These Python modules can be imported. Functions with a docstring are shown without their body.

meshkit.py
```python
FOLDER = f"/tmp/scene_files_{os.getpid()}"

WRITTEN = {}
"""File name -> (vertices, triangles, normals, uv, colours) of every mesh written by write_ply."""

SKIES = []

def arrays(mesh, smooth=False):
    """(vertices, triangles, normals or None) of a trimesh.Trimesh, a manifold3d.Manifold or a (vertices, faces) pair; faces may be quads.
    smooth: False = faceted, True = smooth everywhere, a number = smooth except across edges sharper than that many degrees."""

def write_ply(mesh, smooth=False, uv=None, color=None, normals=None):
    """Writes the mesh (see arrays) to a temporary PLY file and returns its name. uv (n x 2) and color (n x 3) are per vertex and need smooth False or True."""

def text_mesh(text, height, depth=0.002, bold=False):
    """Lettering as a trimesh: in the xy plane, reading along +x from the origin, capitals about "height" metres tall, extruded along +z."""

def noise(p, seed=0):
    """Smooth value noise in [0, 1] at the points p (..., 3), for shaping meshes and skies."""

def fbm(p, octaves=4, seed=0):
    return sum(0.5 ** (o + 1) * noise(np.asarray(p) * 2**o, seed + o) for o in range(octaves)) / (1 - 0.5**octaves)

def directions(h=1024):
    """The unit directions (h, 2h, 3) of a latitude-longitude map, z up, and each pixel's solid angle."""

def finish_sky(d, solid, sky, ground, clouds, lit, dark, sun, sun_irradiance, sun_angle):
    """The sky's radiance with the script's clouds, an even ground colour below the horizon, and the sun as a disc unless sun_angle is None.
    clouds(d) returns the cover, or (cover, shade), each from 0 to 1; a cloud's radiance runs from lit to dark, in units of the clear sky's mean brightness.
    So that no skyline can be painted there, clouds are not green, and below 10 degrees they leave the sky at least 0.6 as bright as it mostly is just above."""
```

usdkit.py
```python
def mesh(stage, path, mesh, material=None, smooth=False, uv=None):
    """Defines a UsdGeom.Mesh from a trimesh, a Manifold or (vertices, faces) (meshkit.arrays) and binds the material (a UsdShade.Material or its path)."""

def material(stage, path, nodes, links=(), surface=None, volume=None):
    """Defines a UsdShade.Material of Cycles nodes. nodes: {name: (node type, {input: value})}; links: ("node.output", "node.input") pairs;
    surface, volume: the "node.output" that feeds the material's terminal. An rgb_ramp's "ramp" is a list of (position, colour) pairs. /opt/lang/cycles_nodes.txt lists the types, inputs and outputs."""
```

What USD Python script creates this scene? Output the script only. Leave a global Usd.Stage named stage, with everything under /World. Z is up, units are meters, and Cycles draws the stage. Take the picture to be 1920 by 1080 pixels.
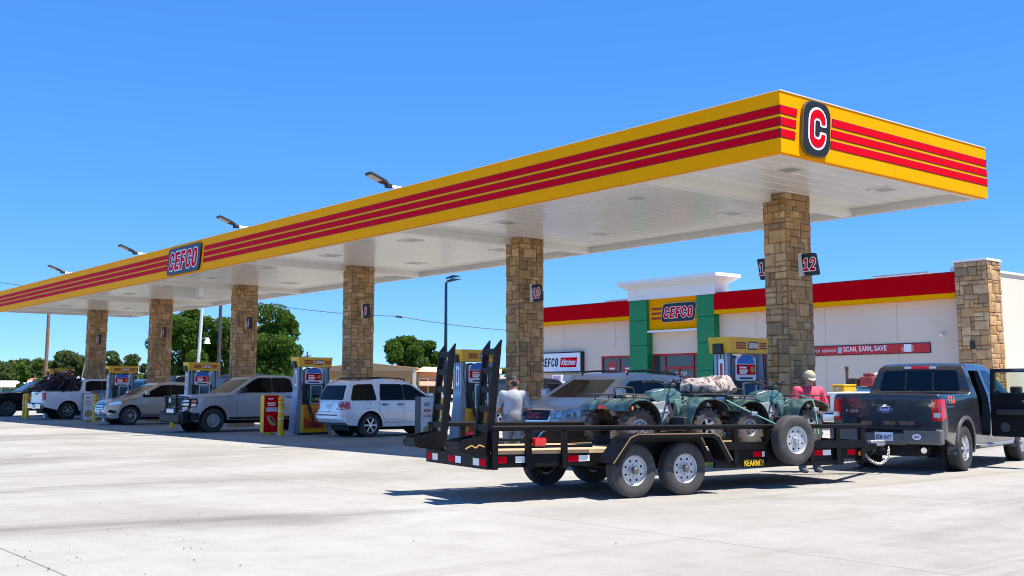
import math, random
import numpy as np, trimesh, manifold3d as m3, usdkit, meshkit
from pxr import Usd, UsdGeom, UsdLux, UsdShade, Gf, Sdf, Vt
from shapely.geometry import Polygon, LineString, Point, box as sbox
from shapely import affinity, union_all

stage = Usd.Stage.CreateInMemory()
UsdGeom.SetStageUpAxis(stage, UsdGeom.Tokens.z)
UsdGeom.SetStageMetersPerUnit(stage, 1.0)
UsdGeom.Xform.Define(stage, '/World')
UsdGeom.Scope.Define(stage, '/World/Looks')
PI = math.pi

# ---------------------------------------------------------------- camera, sky, sun, exposure
EYE, YAW, PITCH = 1.45, -0.884, 0.1273
fw = np.array([math.sin(YAW)*math.cos(PITCH), math.cos(YAW)*math.cos(PITCH), math.sin(PITCH)])
rt = np.array([math.cos(YAW), -math.sin(YAW), 0.0]); up = np.cross(rt, fw)
cam = UsdGeom.Camera.Define(stage, '/World/camera')
cam.AddTransformOp().Set(Gf.Matrix4d(*rt, 0, *up, 0, *(-fw), 0, 0, 0, EYE, 1))
cam.CreateHorizontalApertureAttr(36.0); cam.CreateVerticalApertureAttr(20.25)
cam.CreateFocalLengthAttr(36*2017.5/1920); cam.CreateVerticalApertureOffsetAttr(-69*36/1920.)
cam.CreateClippingRangeAttr(Gf.Vec2f(0.1, 3000))
cam.CreateExposureAttr(1.6)
SUN = np.array([0.36, 0.22, 1.0]); SUN /= np.linalg.norm(SUN)
dome = UsdLux.DomeLight.Define(stage, '/World/sky')
dome.GetPrim().SetCustomDataByKey('kind', 'structure')
sky_m = usdkit.material(stage, '/World/Looks/sky', {
    's': ('sky_texture', {'sky_type': 'single_scattering', 'sun_disc': False, 'sun_elevation': math.asin(SUN[2]), 'sun_rotation': math.atan2(SUN[0], SUN[1]),
                          'altitude': 300.0, 'air_density': 0.5, 'aerosol_density': 0.0, 'ozone_density': 4.0}),
    'g': ('gamma', {'gamma': 0.45}),
    'h': ('hsv', {'saturation': 1.8, 'value': 1.0, 'hue': 0.5, 'fac': 1.0}), 'm': ('mix_color', {'blend_type': 'multiply', 'fac': 1.0, 'b': (0.90, 1.26, 1.72)}),
    'b': ('background_shader', {'strength': 0.115})}, [('s.color', 'g.color'), ('g.color', 'h.color'), ('h.color', 'm.a'), ('m.result', 'b.color')], surface='b.background')
UsdShade.MaterialBindingAPI.Apply(dome.GetPrim()).Bind(sky_m)
sun = UsdLux.DistantLight.Define(stage, '/World/sun')
sun.CreateIntensityAttr(0.84); sun.CreateAngleAttr(0.5); sun.CreateColorAttr(Gf.Vec3f(1.0, 0.93, 0.82))
sun.CreateNormalizeAttr(True)
_sx = np.cross([0, 1, 0], SUN); _sx /= np.linalg.norm(_sx); _sy = np.cross(SUN, _sx)
sun.AddTransformOp().Set(Gf.Matrix4d(*_sx, 0, *_sy, 0, *SUN, 0, 0, 0, 30, 1))

# ---------------------------------------------------------------- helpers
used = {}
def num(name, parent='/World'):
    k = (parent, name); n = used.get(k, -1) + 1; used[k] = n
    return name if n == 0 else f'{name}_{n:03d}'
def pathof(p): return '/World' if p is None else str(p.GetPath())
def setd(p, **kw):
    for k, v in kw.items():
        if v is not None: p.SetCustomDataByKey(k, v)
    return p
def thing(name, label, cat, loc=(0, 0, 0), rz=0.0, group=None, rx=0.0):
    x = UsdGeom.Xform.Define(stage, '/World/' + num(name)); x.AddTranslateOp().Set(Gf.Vec3d(*map(float, loc)))
    x.AddRotateZOp().Set(math.degrees(rz))
    if rx: x.AddRotateXOp().Set(math.degrees(rx))
    return setd(x.GetPrim(), label=label, category=cat, group=group)
def mesh(name, m, mat, parent=None, smooth=False, **kw):
    if isinstance(m, list): m = cat_(m)
    pp = pathof(parent)
    p = usdkit.mesh(stage, pp + '/' + num(name, pp), m, mat, smooth).GetPrim()
    return setd(p, **kw)
def tag(p, label, cat, group=None): return setd(p, label=label, category=cat, group=group)
def dup(root, loc, rz=0.0, label=None, group=None):
    was = root.GetCustomData(); base = root.GetName()
    r = thing(base, label or was['label'], was['category'], loc, rz, group or was.get('group'))
    r.GetReferences().AddInternalReference(root.GetPath()); r.SetInstanceable(True)
    return r
cat_ = lambda l: trimesh.util.concatenate([x for x in l if x is not None])
def bx(x0, x1, y0, y1, z0, z1):
    m = trimesh.creation.box([x1-x0, y1-y0, z1-z0]); m.apply_translation([(x0+x1)/2, (y0+y1)/2, (z0+z1)/2]); return m
def rbx(x0, x1, y0, y1, z0, z1, r=0.02, n=8):
    """box with rounded edges (hull of spheres)"""
    r = min(r, .49*min(x1-x0, y1-y0, z1-z0))
    s = trimesh.creation.icosphere(1, r).vertices
    P = np.vstack([s + [x, y, z] for x in (x0+r, x1-r) for y in (y0+r, y1-r) for z in (z0+r, z1-r)])
    return trimesh.convex.convex_hull(P)
def hullp(P): return trimesh.convex.convex_hull(np.array(P, float))
def cyl(a, b, r, n=12):
    a, b = np.array(a, float), np.array(b, float)
    return trimesh.creation.cylinder(radius=r, segment=[a, b], sections=n)
def cone(a, b, r0, r1, n=10):
    a, b = np.array(a, float), np.array(b, float); d = b-a; L = np.linalg.norm(d); d = d/L
    u = np.cross(d, [0, 0, 1.0]) if abs(d[2]) < .9 else np.cross(d, [1.0, 0, 0]); u /= np.linalg.norm(u); v = np.cross(d, u)
    t = np.linspace(0, 2*PI, n, endpoint=False); c, s = np.cos(t)[:, None], np.sin(t)[:, None]
    return hullp(np.vstack([a+r0*(c*u+s*v), b+r1*(c*u+s*v)]))
def tube(P, r, n=6):
    P = np.array(P, float); out = []
    T = np.gradient(P, axis=0); T /= np.linalg.norm(T, axis=1)[:, None] + 1e-12
    ref = np.array([0, 0, 1.0]) if np.abs(T[:, 2]).max() < .95 else np.array([.31, .95, .05])
    V = []; a = np.linspace(0, 2*PI, n, endpoint=False)
    for p, t in zip(P, T):
        u = np.cross(t, ref); u /= np.linalg.norm(u) + 1e-12; v = np.cross(t, u)
        V.append(p + r*(np.cos(a)[:, None]*u + np.sin(a)[:, None]*v))
    V = np.vstack(V); F = []
    for i in range(len(P)-1):
        for j in range(n):
            q = i*n+j; w = i*n+(j+1) % n
            F += [[q, w, q+n], [w, w+n, q+n]]
    m0, m1 = len(V), len(V)+1; V = np.vstack([V, P[0], P[-1]])
    for j in range(n):
        F.append([m0, (j+1) % n, j]); b = (len(P)-1)*n; F.append([m1, b+j, b+(j+1) % n])
    m = trimesh.Trimesh(V, F, process=False); return m
def spline(P, n=8):
    P = np.array(P, float); Q = np.vstack([2*P[0]-P[1], P, 2*P[-1]-P[-2]]); out = []
    for i in range(1, len(Q)-2):
        for t in np.linspace(0, 1, n, endpoint=False):
            a, b, c, d = Q[i-1], Q[i], Q[i+1], Q[i+2]
            out.append(.5*((2*b)+(-a+c)*t+(2*a-5*b+4*c-d)*t*t+(-a+3*b-3*c+d)*t**3))
    return np.vstack([out, P[-1]])
def extr(poly, h):
    gs = [g for g in getattr(poly, 'geoms', [poly]) if g.area > 1e-7]
    return cat_([trimesh.creation.extrude_polygon(g, h, engine='earcut') for g in gs])
def frame(m, o, u, v):
    """local x->u, y->v, z->u x v, origin o"""
    u, v = np.array(u, float), np.array(v, float); w = np.cross(u, v)
    T = np.eye(4); T[:3, 0], T[:3, 1], T[:3, 2], T[:3, 3] = u, v, w, o
    m = m.copy(); m.apply_transform(T); return m
def lathe(prof, n=24):
    """profile (r, z) revolved about z"""
    prof = np.array(prof, float); a = np.linspace(0, 2*PI, n, endpoint=False); k = len(prof)
    V = np.stack([np.outer(np.cos(a), prof[:, 0]), np.outer(np.sin(a), prof[:, 0]), np.tile(prof[:, 1], (n, 1))], -1).reshape(-1, 3)
    F = []
    for i in range(n):
        for j in range(k-1):
            p, q = i*k+j, ((i+1) % n)*k+j; F += [[p, q, p+1], [q, q+1, p+1]]
    return trimesh.Trimesh(V, F, process=True)
def mf(tm):
    tm = trimesh.Trimesh(tm.vertices, tm.faces, process=True)
    return m3.Manifold(m3.Mesh(np.asarray(tm.vertices, np.float32), np.asarray(tm.faces, np.uint32)))
def unmf(m):
    q = m.to_mesh(); return trimesh.Trimesh(q.vert_properties[:, :3], q.tri_verts, process=False)
def rrect(w, h, r): return sbox(-w/2+r, -h/2+r, w/2-r, h/2-r).buffer(r, quad_segs=5)
def tpoly(text, h, bold=False, shear=0.0, sx=1.0):
    tm = meshkit.text_mesh(text, h, .01, bold)
    n = tm.face_normals[:, 2] > .9
    p = union_all([Polygon(tm.vertices[f][:, :2]).buffer(1e-5) for f in tm.faces[n]])
    return affinity.affine_transform(p, [sx, shear, 0, 1, 0, 0])
def centre(p):
    a, b, c, d = p.bounds; return affinity.translate(p, -(a+c)/2, -(b+d)/2)

# ---------------------------------------------------------------- materials
MAT = {}
def pm(name, col, rough=.5, metal=0.0, spec=.5, coat=0.0, var=0.0, vscale=3.0, bump=0.0, bscale=40.0, trans=0.0, emis=None, rand=0.0, coatr=.03):
    if name in MAT: return MAT[name]
    nodes = {'p': ('principled_bsdf', {'base_color': tuple(col), 'roughness': rough, 'metallic': metal, 'specular_ior_level': spec, 'coat_weight': coat, 'coat_roughness': coatr, 'transmission_weight': trans})}
    L = []
    if emis is not None: nodes['p'][1].update(emission_color=tuple(emis[0]), emission_strength=emis[1])
    if var or bump: nodes['tc'] = ('texture_coordinate', {})
    src = None
    if var:
        c = np.array(col)
        nodes['n'] = ('noise_texture', {'scale': vscale, 'detail': 6.0, 'roughness': .62})
        nodes['r'] = ('rgb_ramp', {'ramp': [(0.3, tuple(np.clip(c*(1-var), 0, 1))), (.5, tuple(c)), (0.72, tuple(np.clip(c*(1+var), 0, 1)))]})
        L += [('tc.object', 'n.vector'), ('n.fac', 'r.fac')]; src = 'r.color'
    if rand:
        nodes['oi'] = ('object_info', {}); nodes['mr'] = ('map_range', {'from_min': 0.0, 'from_max': 1.0, 'to_min': 1-rand, 'to_max': 1+rand})
        nodes['hv'] = ('hsv', {'hue': .5, 'saturation': 1.0, 'fac': 1.0, 'color': tuple(col)})
        L += [('oi.random', 'mr.value'), ('mr.result', 'hv.value')]
        if src: L.append((src, 'hv.color'))
        src = 'hv.color'
    if src: L.append((src, 'p.base_color'))
    if bump:
        nodes['bn'] = ('noise_texture', {'scale': bscale, 'detail': 5.0, 'roughness': .6}); nodes['bp'] = ('bump', {'strength': bump, 'distance': .01})
        L += [('tc.object', 'bn.vector'), ('bn.fac', 'bp.height'), ('bp.normal', 'p.normal')]
    MAT[name] = usdkit.material(stage, '/World/Looks/' + name, nodes, L, surface='p.BSDF')
    return MAT[name]
def glass_pane(name, tint=(.5, .55, .55), fac=.0):
    if name in MAT: return MAT[name]
    MAT[name] = usdkit.material(stage, '/World/Looks/'+name, {'f': ('fresnel', {'IOR': 1.5}), 't': ('transparent_bsdf', {'color': tint}), 'g': ('glossy_bsdf', {'roughness': .01, 'color': (1, 1, 1)}), 'm': ('mix_closure', {})},
        [('f.fac', 'm.fac'), ('t.BSDF', 'm.closure1'), ('g.BSDF', 'm.closure2')], surface='m.closure')
    return MAT[name]
yellow = pm('sign_yellow', (.93, .345, .0), .6, spec=.03, var=.03, vscale=.6)
red = pm('sign_red', (.62, .001, .012), .6, spec=.03)
black = pm('sign_black', (.012, .013, .018), .4)
white = pm('white_print', (.8, .8, .8), .45)
white_m = pm('white_metal', (.74, .74, .73), .35, var=.05, vscale=1.0)
chrome = pm('chrome', (.75, .75, .76), .15, 1.0)
steel = pm('galvanised_steel', (.55, .56, .57), .38, .9, var=.12, vscale=8)
rubber = pm('rubber', (.028, .027, .026), .75, var=.35, vscale=9)
dirty_rubber = pm('dusty_rubber', (.075, .068, .06), .85, var=.35, vscale=9)
blackplastic = pm('black_plastic', (.018, .018, .019), .55)
darkhole = pm('dark_recess', (.008, .008, .008), .8)
tint = pm('tinted_glass', (.004, .005, .006), .04, spec=.15)
# ---------------------------------------------------------------- ground
X0, Y0, HB, HF, CW, CL = -10.785, 14.669, 5.382, 1.06, 6.968, 48.8
earth_m = usdkit.material(stage, '/World/Looks/dry_grass', {'tc': ('texture_coordinate', {}), 'n': ('noise_texture', {'scale': .12, 'detail': 8.0, 'roughness': .65}),
    'r': ('rgb_ramp', {'ramp': [(.3, (.055, .075, .022)), (.5, (.12, .125, .045)), (.7, (.26, .21, .12))]}), 'p': ('principled_bsdf', {'roughness': .95})},
    [('tc.object', 'n.vector'), ('n.fac', 'r.fac'), ('r.color', 'p.base_color')], surface='p.BSDF')
g = trimesh.Trimesh([[-1500, -1500, -.06], [1500, -1500, -.06], [1500, 1500, -.06], [-1500, 1500, -.06]], [[0, 1, 2], [0, 2, 3]], process=False)
setd(mesh('ground', g, earth_m), kind='structure')
conc = usdkit.material(stage, '/World/Looks/concrete', {
    'g': ('geometry', {}), 'oi': ('object_info', {}),
    'n1': ('noise_texture', {'scale': .22, 'detail': 7.0, 'roughness': .62, 'distortion': .5}),
    'mp': ('mapping', {'rotation': (0, 0, -.35), 'scale': (.35, .10, 1.0)}), 'n2': ('noise_texture', {'scale': .7, 'detail': 8.0, 'roughness': .68, 'distortion': .7}),
    'mp3': ('mapping', {'rotation': (0, 0, .9), 'scale': (1.6, .06, 1.0)}), 'n5': ('noise_texture', {'scale': 1.0, 'detail': 5.0, 'roughness': .6, 'distortion': .3}),
    'n3': ('noise_texture', {'scale': 35.0, 'detail': 6.0, 'roughness': .7}), 'n4': ('noise_texture', {'scale': 2.2, 'detail': 6.0, 'roughness': .7}),
    'r1': ('rgb_ramp', {'ramp': [(.28, (.245, .228, .203)), (.5, (.312, .298, .274)), (.72, (.355, .346, .330))]}),
    'r2': ('rgb_ramp', {'ramp': [(.33, (.46, .445, .43)), (.42, (.78, .77, .76)), (.50, (1, 1, 1))]}),
    'r5': ('rgb_ramp', {'ramp': [(.33, (.72, .70, .67)), (.42, (.96, .96, .95)), (.5, (1, 1, 1))]}),
    'r3': ('rgb_ramp', {'ramp': [(.25, (.84, .84, .84)), (.5, (.98, .98, .98)), (.75, (1.04, 1.04, 1.04))]}),
    'r4': ('rgb_ramp', {'ramp': [(.3, (.86, .85, .83)), (.55, (1, 1, 1))]}),
    'm1': ('mix_color', {'blend_type': 'multiply', 'fac': .75}), 'm2': ('mix_color', {'blend_type': 'multiply', 'fac': 1.0}), 'm3': ('mix_color', {'blend_type': 'multiply', 'fac': .8}), 'm5': ('mix_color', {'blend_type': 'multiply', 'fac': .6}),
    'mr': ('map_range', {'to_min': .955, 'to_max': 1.03}), 'hv': ('hsv', {'hue': .5, 'saturation': 1.0, 'fac': 1.0}),
    'bp': ('bump', {'strength': .25, 'distance': .004}),
    'p': ('principled_bsdf', {'roughness': .8, 'specular_ior_level': .3})},
    [('g.position', 'n1.vector'), ('g.position', 'mp.vector'), ('mp.vector', 'n2.vector'), ('g.position', 'mp3.vector'), ('mp3.vector', 'n5.vector'), ('g.position', 'n3.vector'), ('g.position', 'n4.vector'),
     ('n1.fac', 'r1.fac'), ('n2.fac', 'r2.fac'), ('n3.fac', 'r3.fac'), ('n4.fac', 'r4.fac'), ('n5.fac', 'r5.fac'),
     ('r1.color', 'm1.a'), ('r2.color', 'm1.b'), ('m1.result', 'm2.a'), ('r3.color', 'm2.b'), ('m2.result', 'm3.a'), ('r4.color', 'm3.b'), ('m3.result', 'm5.a'), ('r5.color', 'm5.b'),
     ('oi.random', 'mr.value'), ('mr.result', 'hv.value'), ('m5.result', 'hv.color'), ('hv.color', 'p.base_color'), ('n3.fac', 'bp.height'), ('bp.normal', 'p.normal')], surface='p.BSDF')
fc = UsdGeom.Xform.Define(stage, '/World/forecourt').GetPrim(); setd(fc, kind='structure')
S = 5.4
xs = np.arange(-86, 17, S); ys = np.arange(-8, 46, S)
mesh('joint_filler', bx(xs[0], xs[-1], ys[0], ys[-1], -.05, -.006), pm('joint_dark', (.10, .095, .085), .95), fc)
def slab(x0, x1, y0, y1):
    c, jt = .005, .006
    P = []
    for z, e in ((-.04, jt), (-c, jt), (0, jt+c)): P += [[x0+e, y0+e, z], [x1-e, y0+e, z], [x1-e, y1-e, z], [x0+e, y1-e, z]]
    F = [[8, 9, 10], [8, 10, 11]]
    for b in (0, 4):
        for i in range(4):
            j = (i+1) % 4; F += [[b+i, b+j, b+4+j], [b+i, b+4+j, b+4+i]]
    return trimesh.Trimesh(P, F, process=False)
for i in range(len(xs)-1):
    for j in range(len(ys)-1):
        mesh('slab', slab(xs[i], xs[i+1], ys[j], ys[j+1]), conc, fc)
# raised pavement round the shop
walk = mesh('pavement', [bx(-43.5, -12.5, 33.2, 35.5, -.02, .15), bx(-17.0, -14.9, 35.5, 52, -.02, .147)], pm('pavement_concrete', (.48, .46, .43), .85, var=.12, vscale=1.5))
setd(walk, kind='structure')
road = mesh('road', bx(-135, -100, -200, 300, -.05, -.02), pm('asphalt', (.06, .06, .062), .9, var=.2, vscale=.8)); setd(road, kind='structure')

# ---------------------------------------------------------------- logo lettering
def lettC(w=.55, r=.25, t=.2):
    o = rrect(w, 1, r); i = rrect(w-2*t, 1-2*t, max(.02, r-t*.8)); return affinity.translate(o.difference(i).difference(sbox(0, -.13, 1, .13)), w/2, .5)
def lettO(w=.55, r=.25, t=.2):
    return affinity.translate(rrect(w, 1, r).difference(rrect(w-2*t, 1-2*t, .05)), w/2, .5)
lettE = union_all([sbox(0, 0, .2, 1), sbox(0, 0, .5, .19), sbox(0, .405, .44, .595), sbox(0, .81, .5, 1)])
lettF = union_all([sbox(0, 0, .2, 1), sbox(0, .405, .44, .595), sbox(0, .81, .5, 1)])
def word(skip=0, shear=.17, gap=.16):
    x, out = 0, []
    for L in [lettC(), lettE, lettF, lettC(), lettO()][skip:]:
        out.append(affinity.translate(L, x - L.bounds[0], 0)); x += L.bounds[2]-L.bounds[0]+gap
    return centre(affinity.affine_transform(union_all(out), [1, shear, 0, 1, 0, 0]))
def slant_rect(w, h, r, shear): return affinity.affine_transform(rrect(w, h, r), [1, shear, 0, 1, 0, 0])
def logo(parent, o, u, v, w, h, letter_h, name='logo_sign', rim=True, sh=.17, fill=red):
    """slanted black panel with outlined letters; o = centre on the wall, u right, v up"""
    n = np.cross(u, v)
    P = slant_rect(w-h*sh, h, h*.2, sh)
    if rim: mesh('rim', frame(extr(P.buffer(h*.045), .05), o, u, v), pm('rim_tan', (.62, .42, .2), .5), parent)
    p = mesh(name, frame(extr(P, .065), o, u, v), black, parent)
    wd = affinity.scale(word(), letter_h, letter_h, origin=(0, 0))
    k = (w*.82)/(wd.bounds[2]-wd.bounds[0]); wd = affinity.scale(wd, k, 1, origin=(0, 0))
    mesh('letter_outline', frame(extr(wd.buffer(letter_h*.055), .072), o, u, v), white, p)
    mesh('letters', frame(extr(wd, .078), o, u, v), fill, p)
    return p

# ---------------------------------------------------------------- canopy
can = thing('fuel_canopy', 'long flat canopy with yellow fascia and triple red stripes over the pumps', 'canopy', (X0, Y0, 0))
DK = .15; ZT = HB+HF
# fascia, canopy frame: x from -CL to 0, y from 0 to CW
ft = .12
def panels(n, L, f):
    for i in range(n):
        a, b_ = -L+i*L/n+(.003 if i else 0), -L+(i+1)*L/n-(.003 if i < n-1 else 0); mesh('fascia_panel', f(a, b_), yellow, can)
panels(13, CL, lambda a, b_: bx(a, b_, 0, ft, HB, ZT)); panels(13, CL, lambda a, b_: bx(a, b_, CW-ft, CW, HB, ZT))
panels(2, CW-2*ft, lambda a, b_: bx(-ft, 0, CW-ft+a, CW-ft+b_, HB, ZT)); panels(2, CW-2*ft, lambda a, b_: bx(-CL, -CL+ft, CW-ft+a, CW-ft+b_, HB, ZT))
mesh('fascia_backing', [bx(-CL+.02, -.02, .02, ft-.02, HB+.01, ZT-.01), bx(-CL+.02, -.02, CW-ft+.02, CW-.02, HB+.01, ZT-.01), bx(-ft+.02, -.02, ft, CW-ft, HB+.01, ZT-.01), bx(-CL+.02, -CL+ft-.02, ft, CW-ft, HB+.01, ZT-.01)], pm('seam_dark', (.25, .12, .01), .6), can)
trim = white_m
mesh('coping', [bx(-CL-.015, .015, -.015, ft+.02, ZT, ZT+.015), bx(-CL-.015, .015, CW-ft-.02, CW+.015, ZT, ZT+.015), bx(-ft-.02, .015, ft+.02, CW-ft-.02, ZT, ZT+.015), bx(-CL-.015, -CL+ft+.02, ft+.02, CW-ft-.02, ZT, ZT+.015)], trim, can)
mesh('roof_sheet', bx(-CL+ft, -ft, ft, CW-ft, HB+.62, HB+.66), pm('roof_membrane', (.6, .6, .58), .7), can)
# inner gutter edging of the fascia
ge = .1
mesh('gutter_edge', [bx(-CL+ft, -ft, ft, ft+ge, HB-.012, HB+DK+.05), bx(-CL+ft, -ft, CW-ft-ge, CW-ft, HB-.012, HB+DK+.05), bx(-ft-ge, -ft, ft+ge, CW-ft-ge, HB-.012, HB+DK+.05), bx(-CL+ft, -CL+ft+ge, ft+ge, CW-ft-ge, HB-.012, HB+DK+.05)], trim, can)
deck_m = pm('deck_white', (.88, .86, .83), .2, spec=.5, var=.03, vscale=.7)
pw = .4
n_p = int((CL-2*ft-2*ge)/pw)
pw = (CL-2*ft-2*ge)/n_p
for i in range(n_p):
    a = -CL+ft+ge+i*pw; b = a+pw
    P = [[a+.004, ft+ge, HB+DK+.018], [a+.016, ft+ge, HB+DK], [b-.016, ft+ge, HB+DK], [b-.004, ft+ge, HB+DK+.018], [b-.004, ft+ge, HB+DK+.04], [a+.004, ft+ge, HB+DK+.04]]
    P = np.array(P); Q = P.copy(); Q[:, 1] = CW-ft-ge
    mesh('deck_panel', hullp(np.vstack([P, Q])), deck_m, can)
mesh('deck_backing', bx(-CL+ft+.02, -ft-.02, ft+.02, CW-ft-.02, HB+DK+.041, HB+DK+.06), pm('deck_back', (.4, .4, .4), .7), can)
# stripes
sz = [(.245, .368), (.437, .560), (.628, .751)]
def stripes(o, u, L, segs):
    """segs: list of (a, b) along u; slanted ends"""
    for a, b, sa, sb in segs:
        for t0, t1 in sz:
            z0, z1 = ZT-t1*HF, ZT-t0*HF; zc = ZT-.5*HF
            q = Polygon([(a+sa*(z0-zc), z0), (b+sb*(z0-zc), z0), (b+sb*(z1-zc), z1), (a+sa*(z1-zc), z1)])
            s = mesh('stripe', frame(extr(q, .010), o, u, (0, 0, 1)), red, can)
            mesh('stripe_edge', frame(extr(q.buffer(.012, join_style=2), .006), o, u, (0, 0, 1)), pm('stripe_dark', (.05, .004, .008), .5), s)
nx = (1, 0, 0)
cx0, cx1 = -37.22-X0, -34.2-X0     # logo span on the near fascia
stripes((0, 0, 0), nx, CL, [(-CL+.0, cx0-.03, 0, .17), (cx1+.06, -.0, .17, 0)])
stripes((0, 0, 0), (0, 1, 0), CW, [(.0, .42, 0, .17), (1.46, CW, .17, 0)])
stripes((0, CW, 0), (-1, 0, 0), CL, [(0, CL, 0, 0)])
stripes((-CL, CW, 0), (0, -1, 0), CW, [(0, CW, 0, 0)])
logo(can, ((cx0+cx1)/2, 0, HB+.50), (1, 0, 0), (0, 0, 1), 2.95, .93, .63, rim=False)
P = rrect(.76, .95, .25); P = affinity.affine_transform(P, [1, .10, 0, 1, 0, 0])
cs = mesh('letter_sign', frame(extr(P.buffer(.02), .06), (0, .945, HB+.53), (0, 1, 0), (0, 0, 1)), pm('sign_rim_dark', (.16, .11, .03), .5), can)
mesh('panel', frame(extr(P, .07), (0, .945, HB+.53), (0, 1, 0), (0, 0, 1)), pm('sign_charcoal', (.016, .019, .026), .6, spec=.15), cs)
lc = centre(lettC(.62, .3, .22)); lc = affinity.affine_transform(lc, [.71, .07, 0, .68, 0, 0])
mesh('letter_outline', frame(extr(lc.buffer(.042), .076), (0, .945, HB+.53), (0, 1, 0), (0, 0, 1)), white, cs)
mesh('letter', frame(extr(lc, .083), (0, .945, HB+.53), (0, 1, 0), (0, 0, 1)), red, cs)
# beams, lights in the deck
PX = [-3.025-8.68*i for i in range(6)]; PY = CW/2+.74
for px in PX:
    mesh('cross_beam', bx(px-.33, px-.05, ft+ge, CW-ft-ge, HB-.01, HB+DK-.001), pm('beam_white', (.87, .85, .82), .4), can)
for px in [-1.2]+[x-4.34+s for x in PX[:6] for s in (-2.2, 2.2)]:
    for py in (CW*.27, CW*.73):
        if px < -CL+.5: continue
        f = mesh('deck_light', bx(px-.27, px+.27, py-.27, py+.27, HB+DK-.02, HB+DK-.001), white_m, can)
        mesh('lens', bx(px-.16, px+.16, py-.16, py+.16, HB+DK-.028, HB+DK-.021), pm('lens_grey', (.42, .42, .4), .3), f)

# roof-edge floodlights
def flood():
    t = thing('floodlight', 'largest and nearest flat dark floodlight on a white arm above the canopy edge', 'floodlight', (0, 0, 0), group='floodlights along the canopy roof')
    mesh('arm', cyl((.9, 0, -.02), (0, 0, 0), .04), white_m, t)
    mesh('bracket', rbx(-.12, .06, -.06, .06, -.05, .06, .02), blackplastic, t)
    P = [(-.06, -.06), (-.22, -.15), (-.66, -.15), (-.69, -.12), (-.69, .12), (-.66, .15), (-.22, .15), (-.06, .06)]
    h = extr(Polygon(P), .055); T = trimesh.transformations.rotation_matrix(.34, [0, 1, 0]); h.apply_transform(T)
    hd = mesh('head', h, pm('dark_housing', (.03, .032, .036), .45), t)
    l = extr(sbox(-.65, -.115, -.31, .115), .012); l.apply_translation([0, 0, -.0125]); l.apply_transform(T)
    mesh('lens', l, pm('led_lens', (.62, .56, .48), .25), hd)
    return t
f0 = flood()
fl_lab = ['', 'flat dark floodlight above the stripes right of the long wordmark sign', 'flat dark floodlight above the canopy just left of the wordmark sign', 'smallest dark floodlight over the far left end of the canopy']
for i, x in enumerate([-22.62, -31.4, -40.1, -48.8]):
    loc = (x, Y0-.12, ZT+.08)
    if i == 0: f0.GetAttribute('xformOp:translate').Set(Gf.Vec3d(*loc)); f0.GetAttribute('xformOp:rotateZ').Set(90.0)
    else: dup(f0, loc, PI/2, fl_lab[i])

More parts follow.
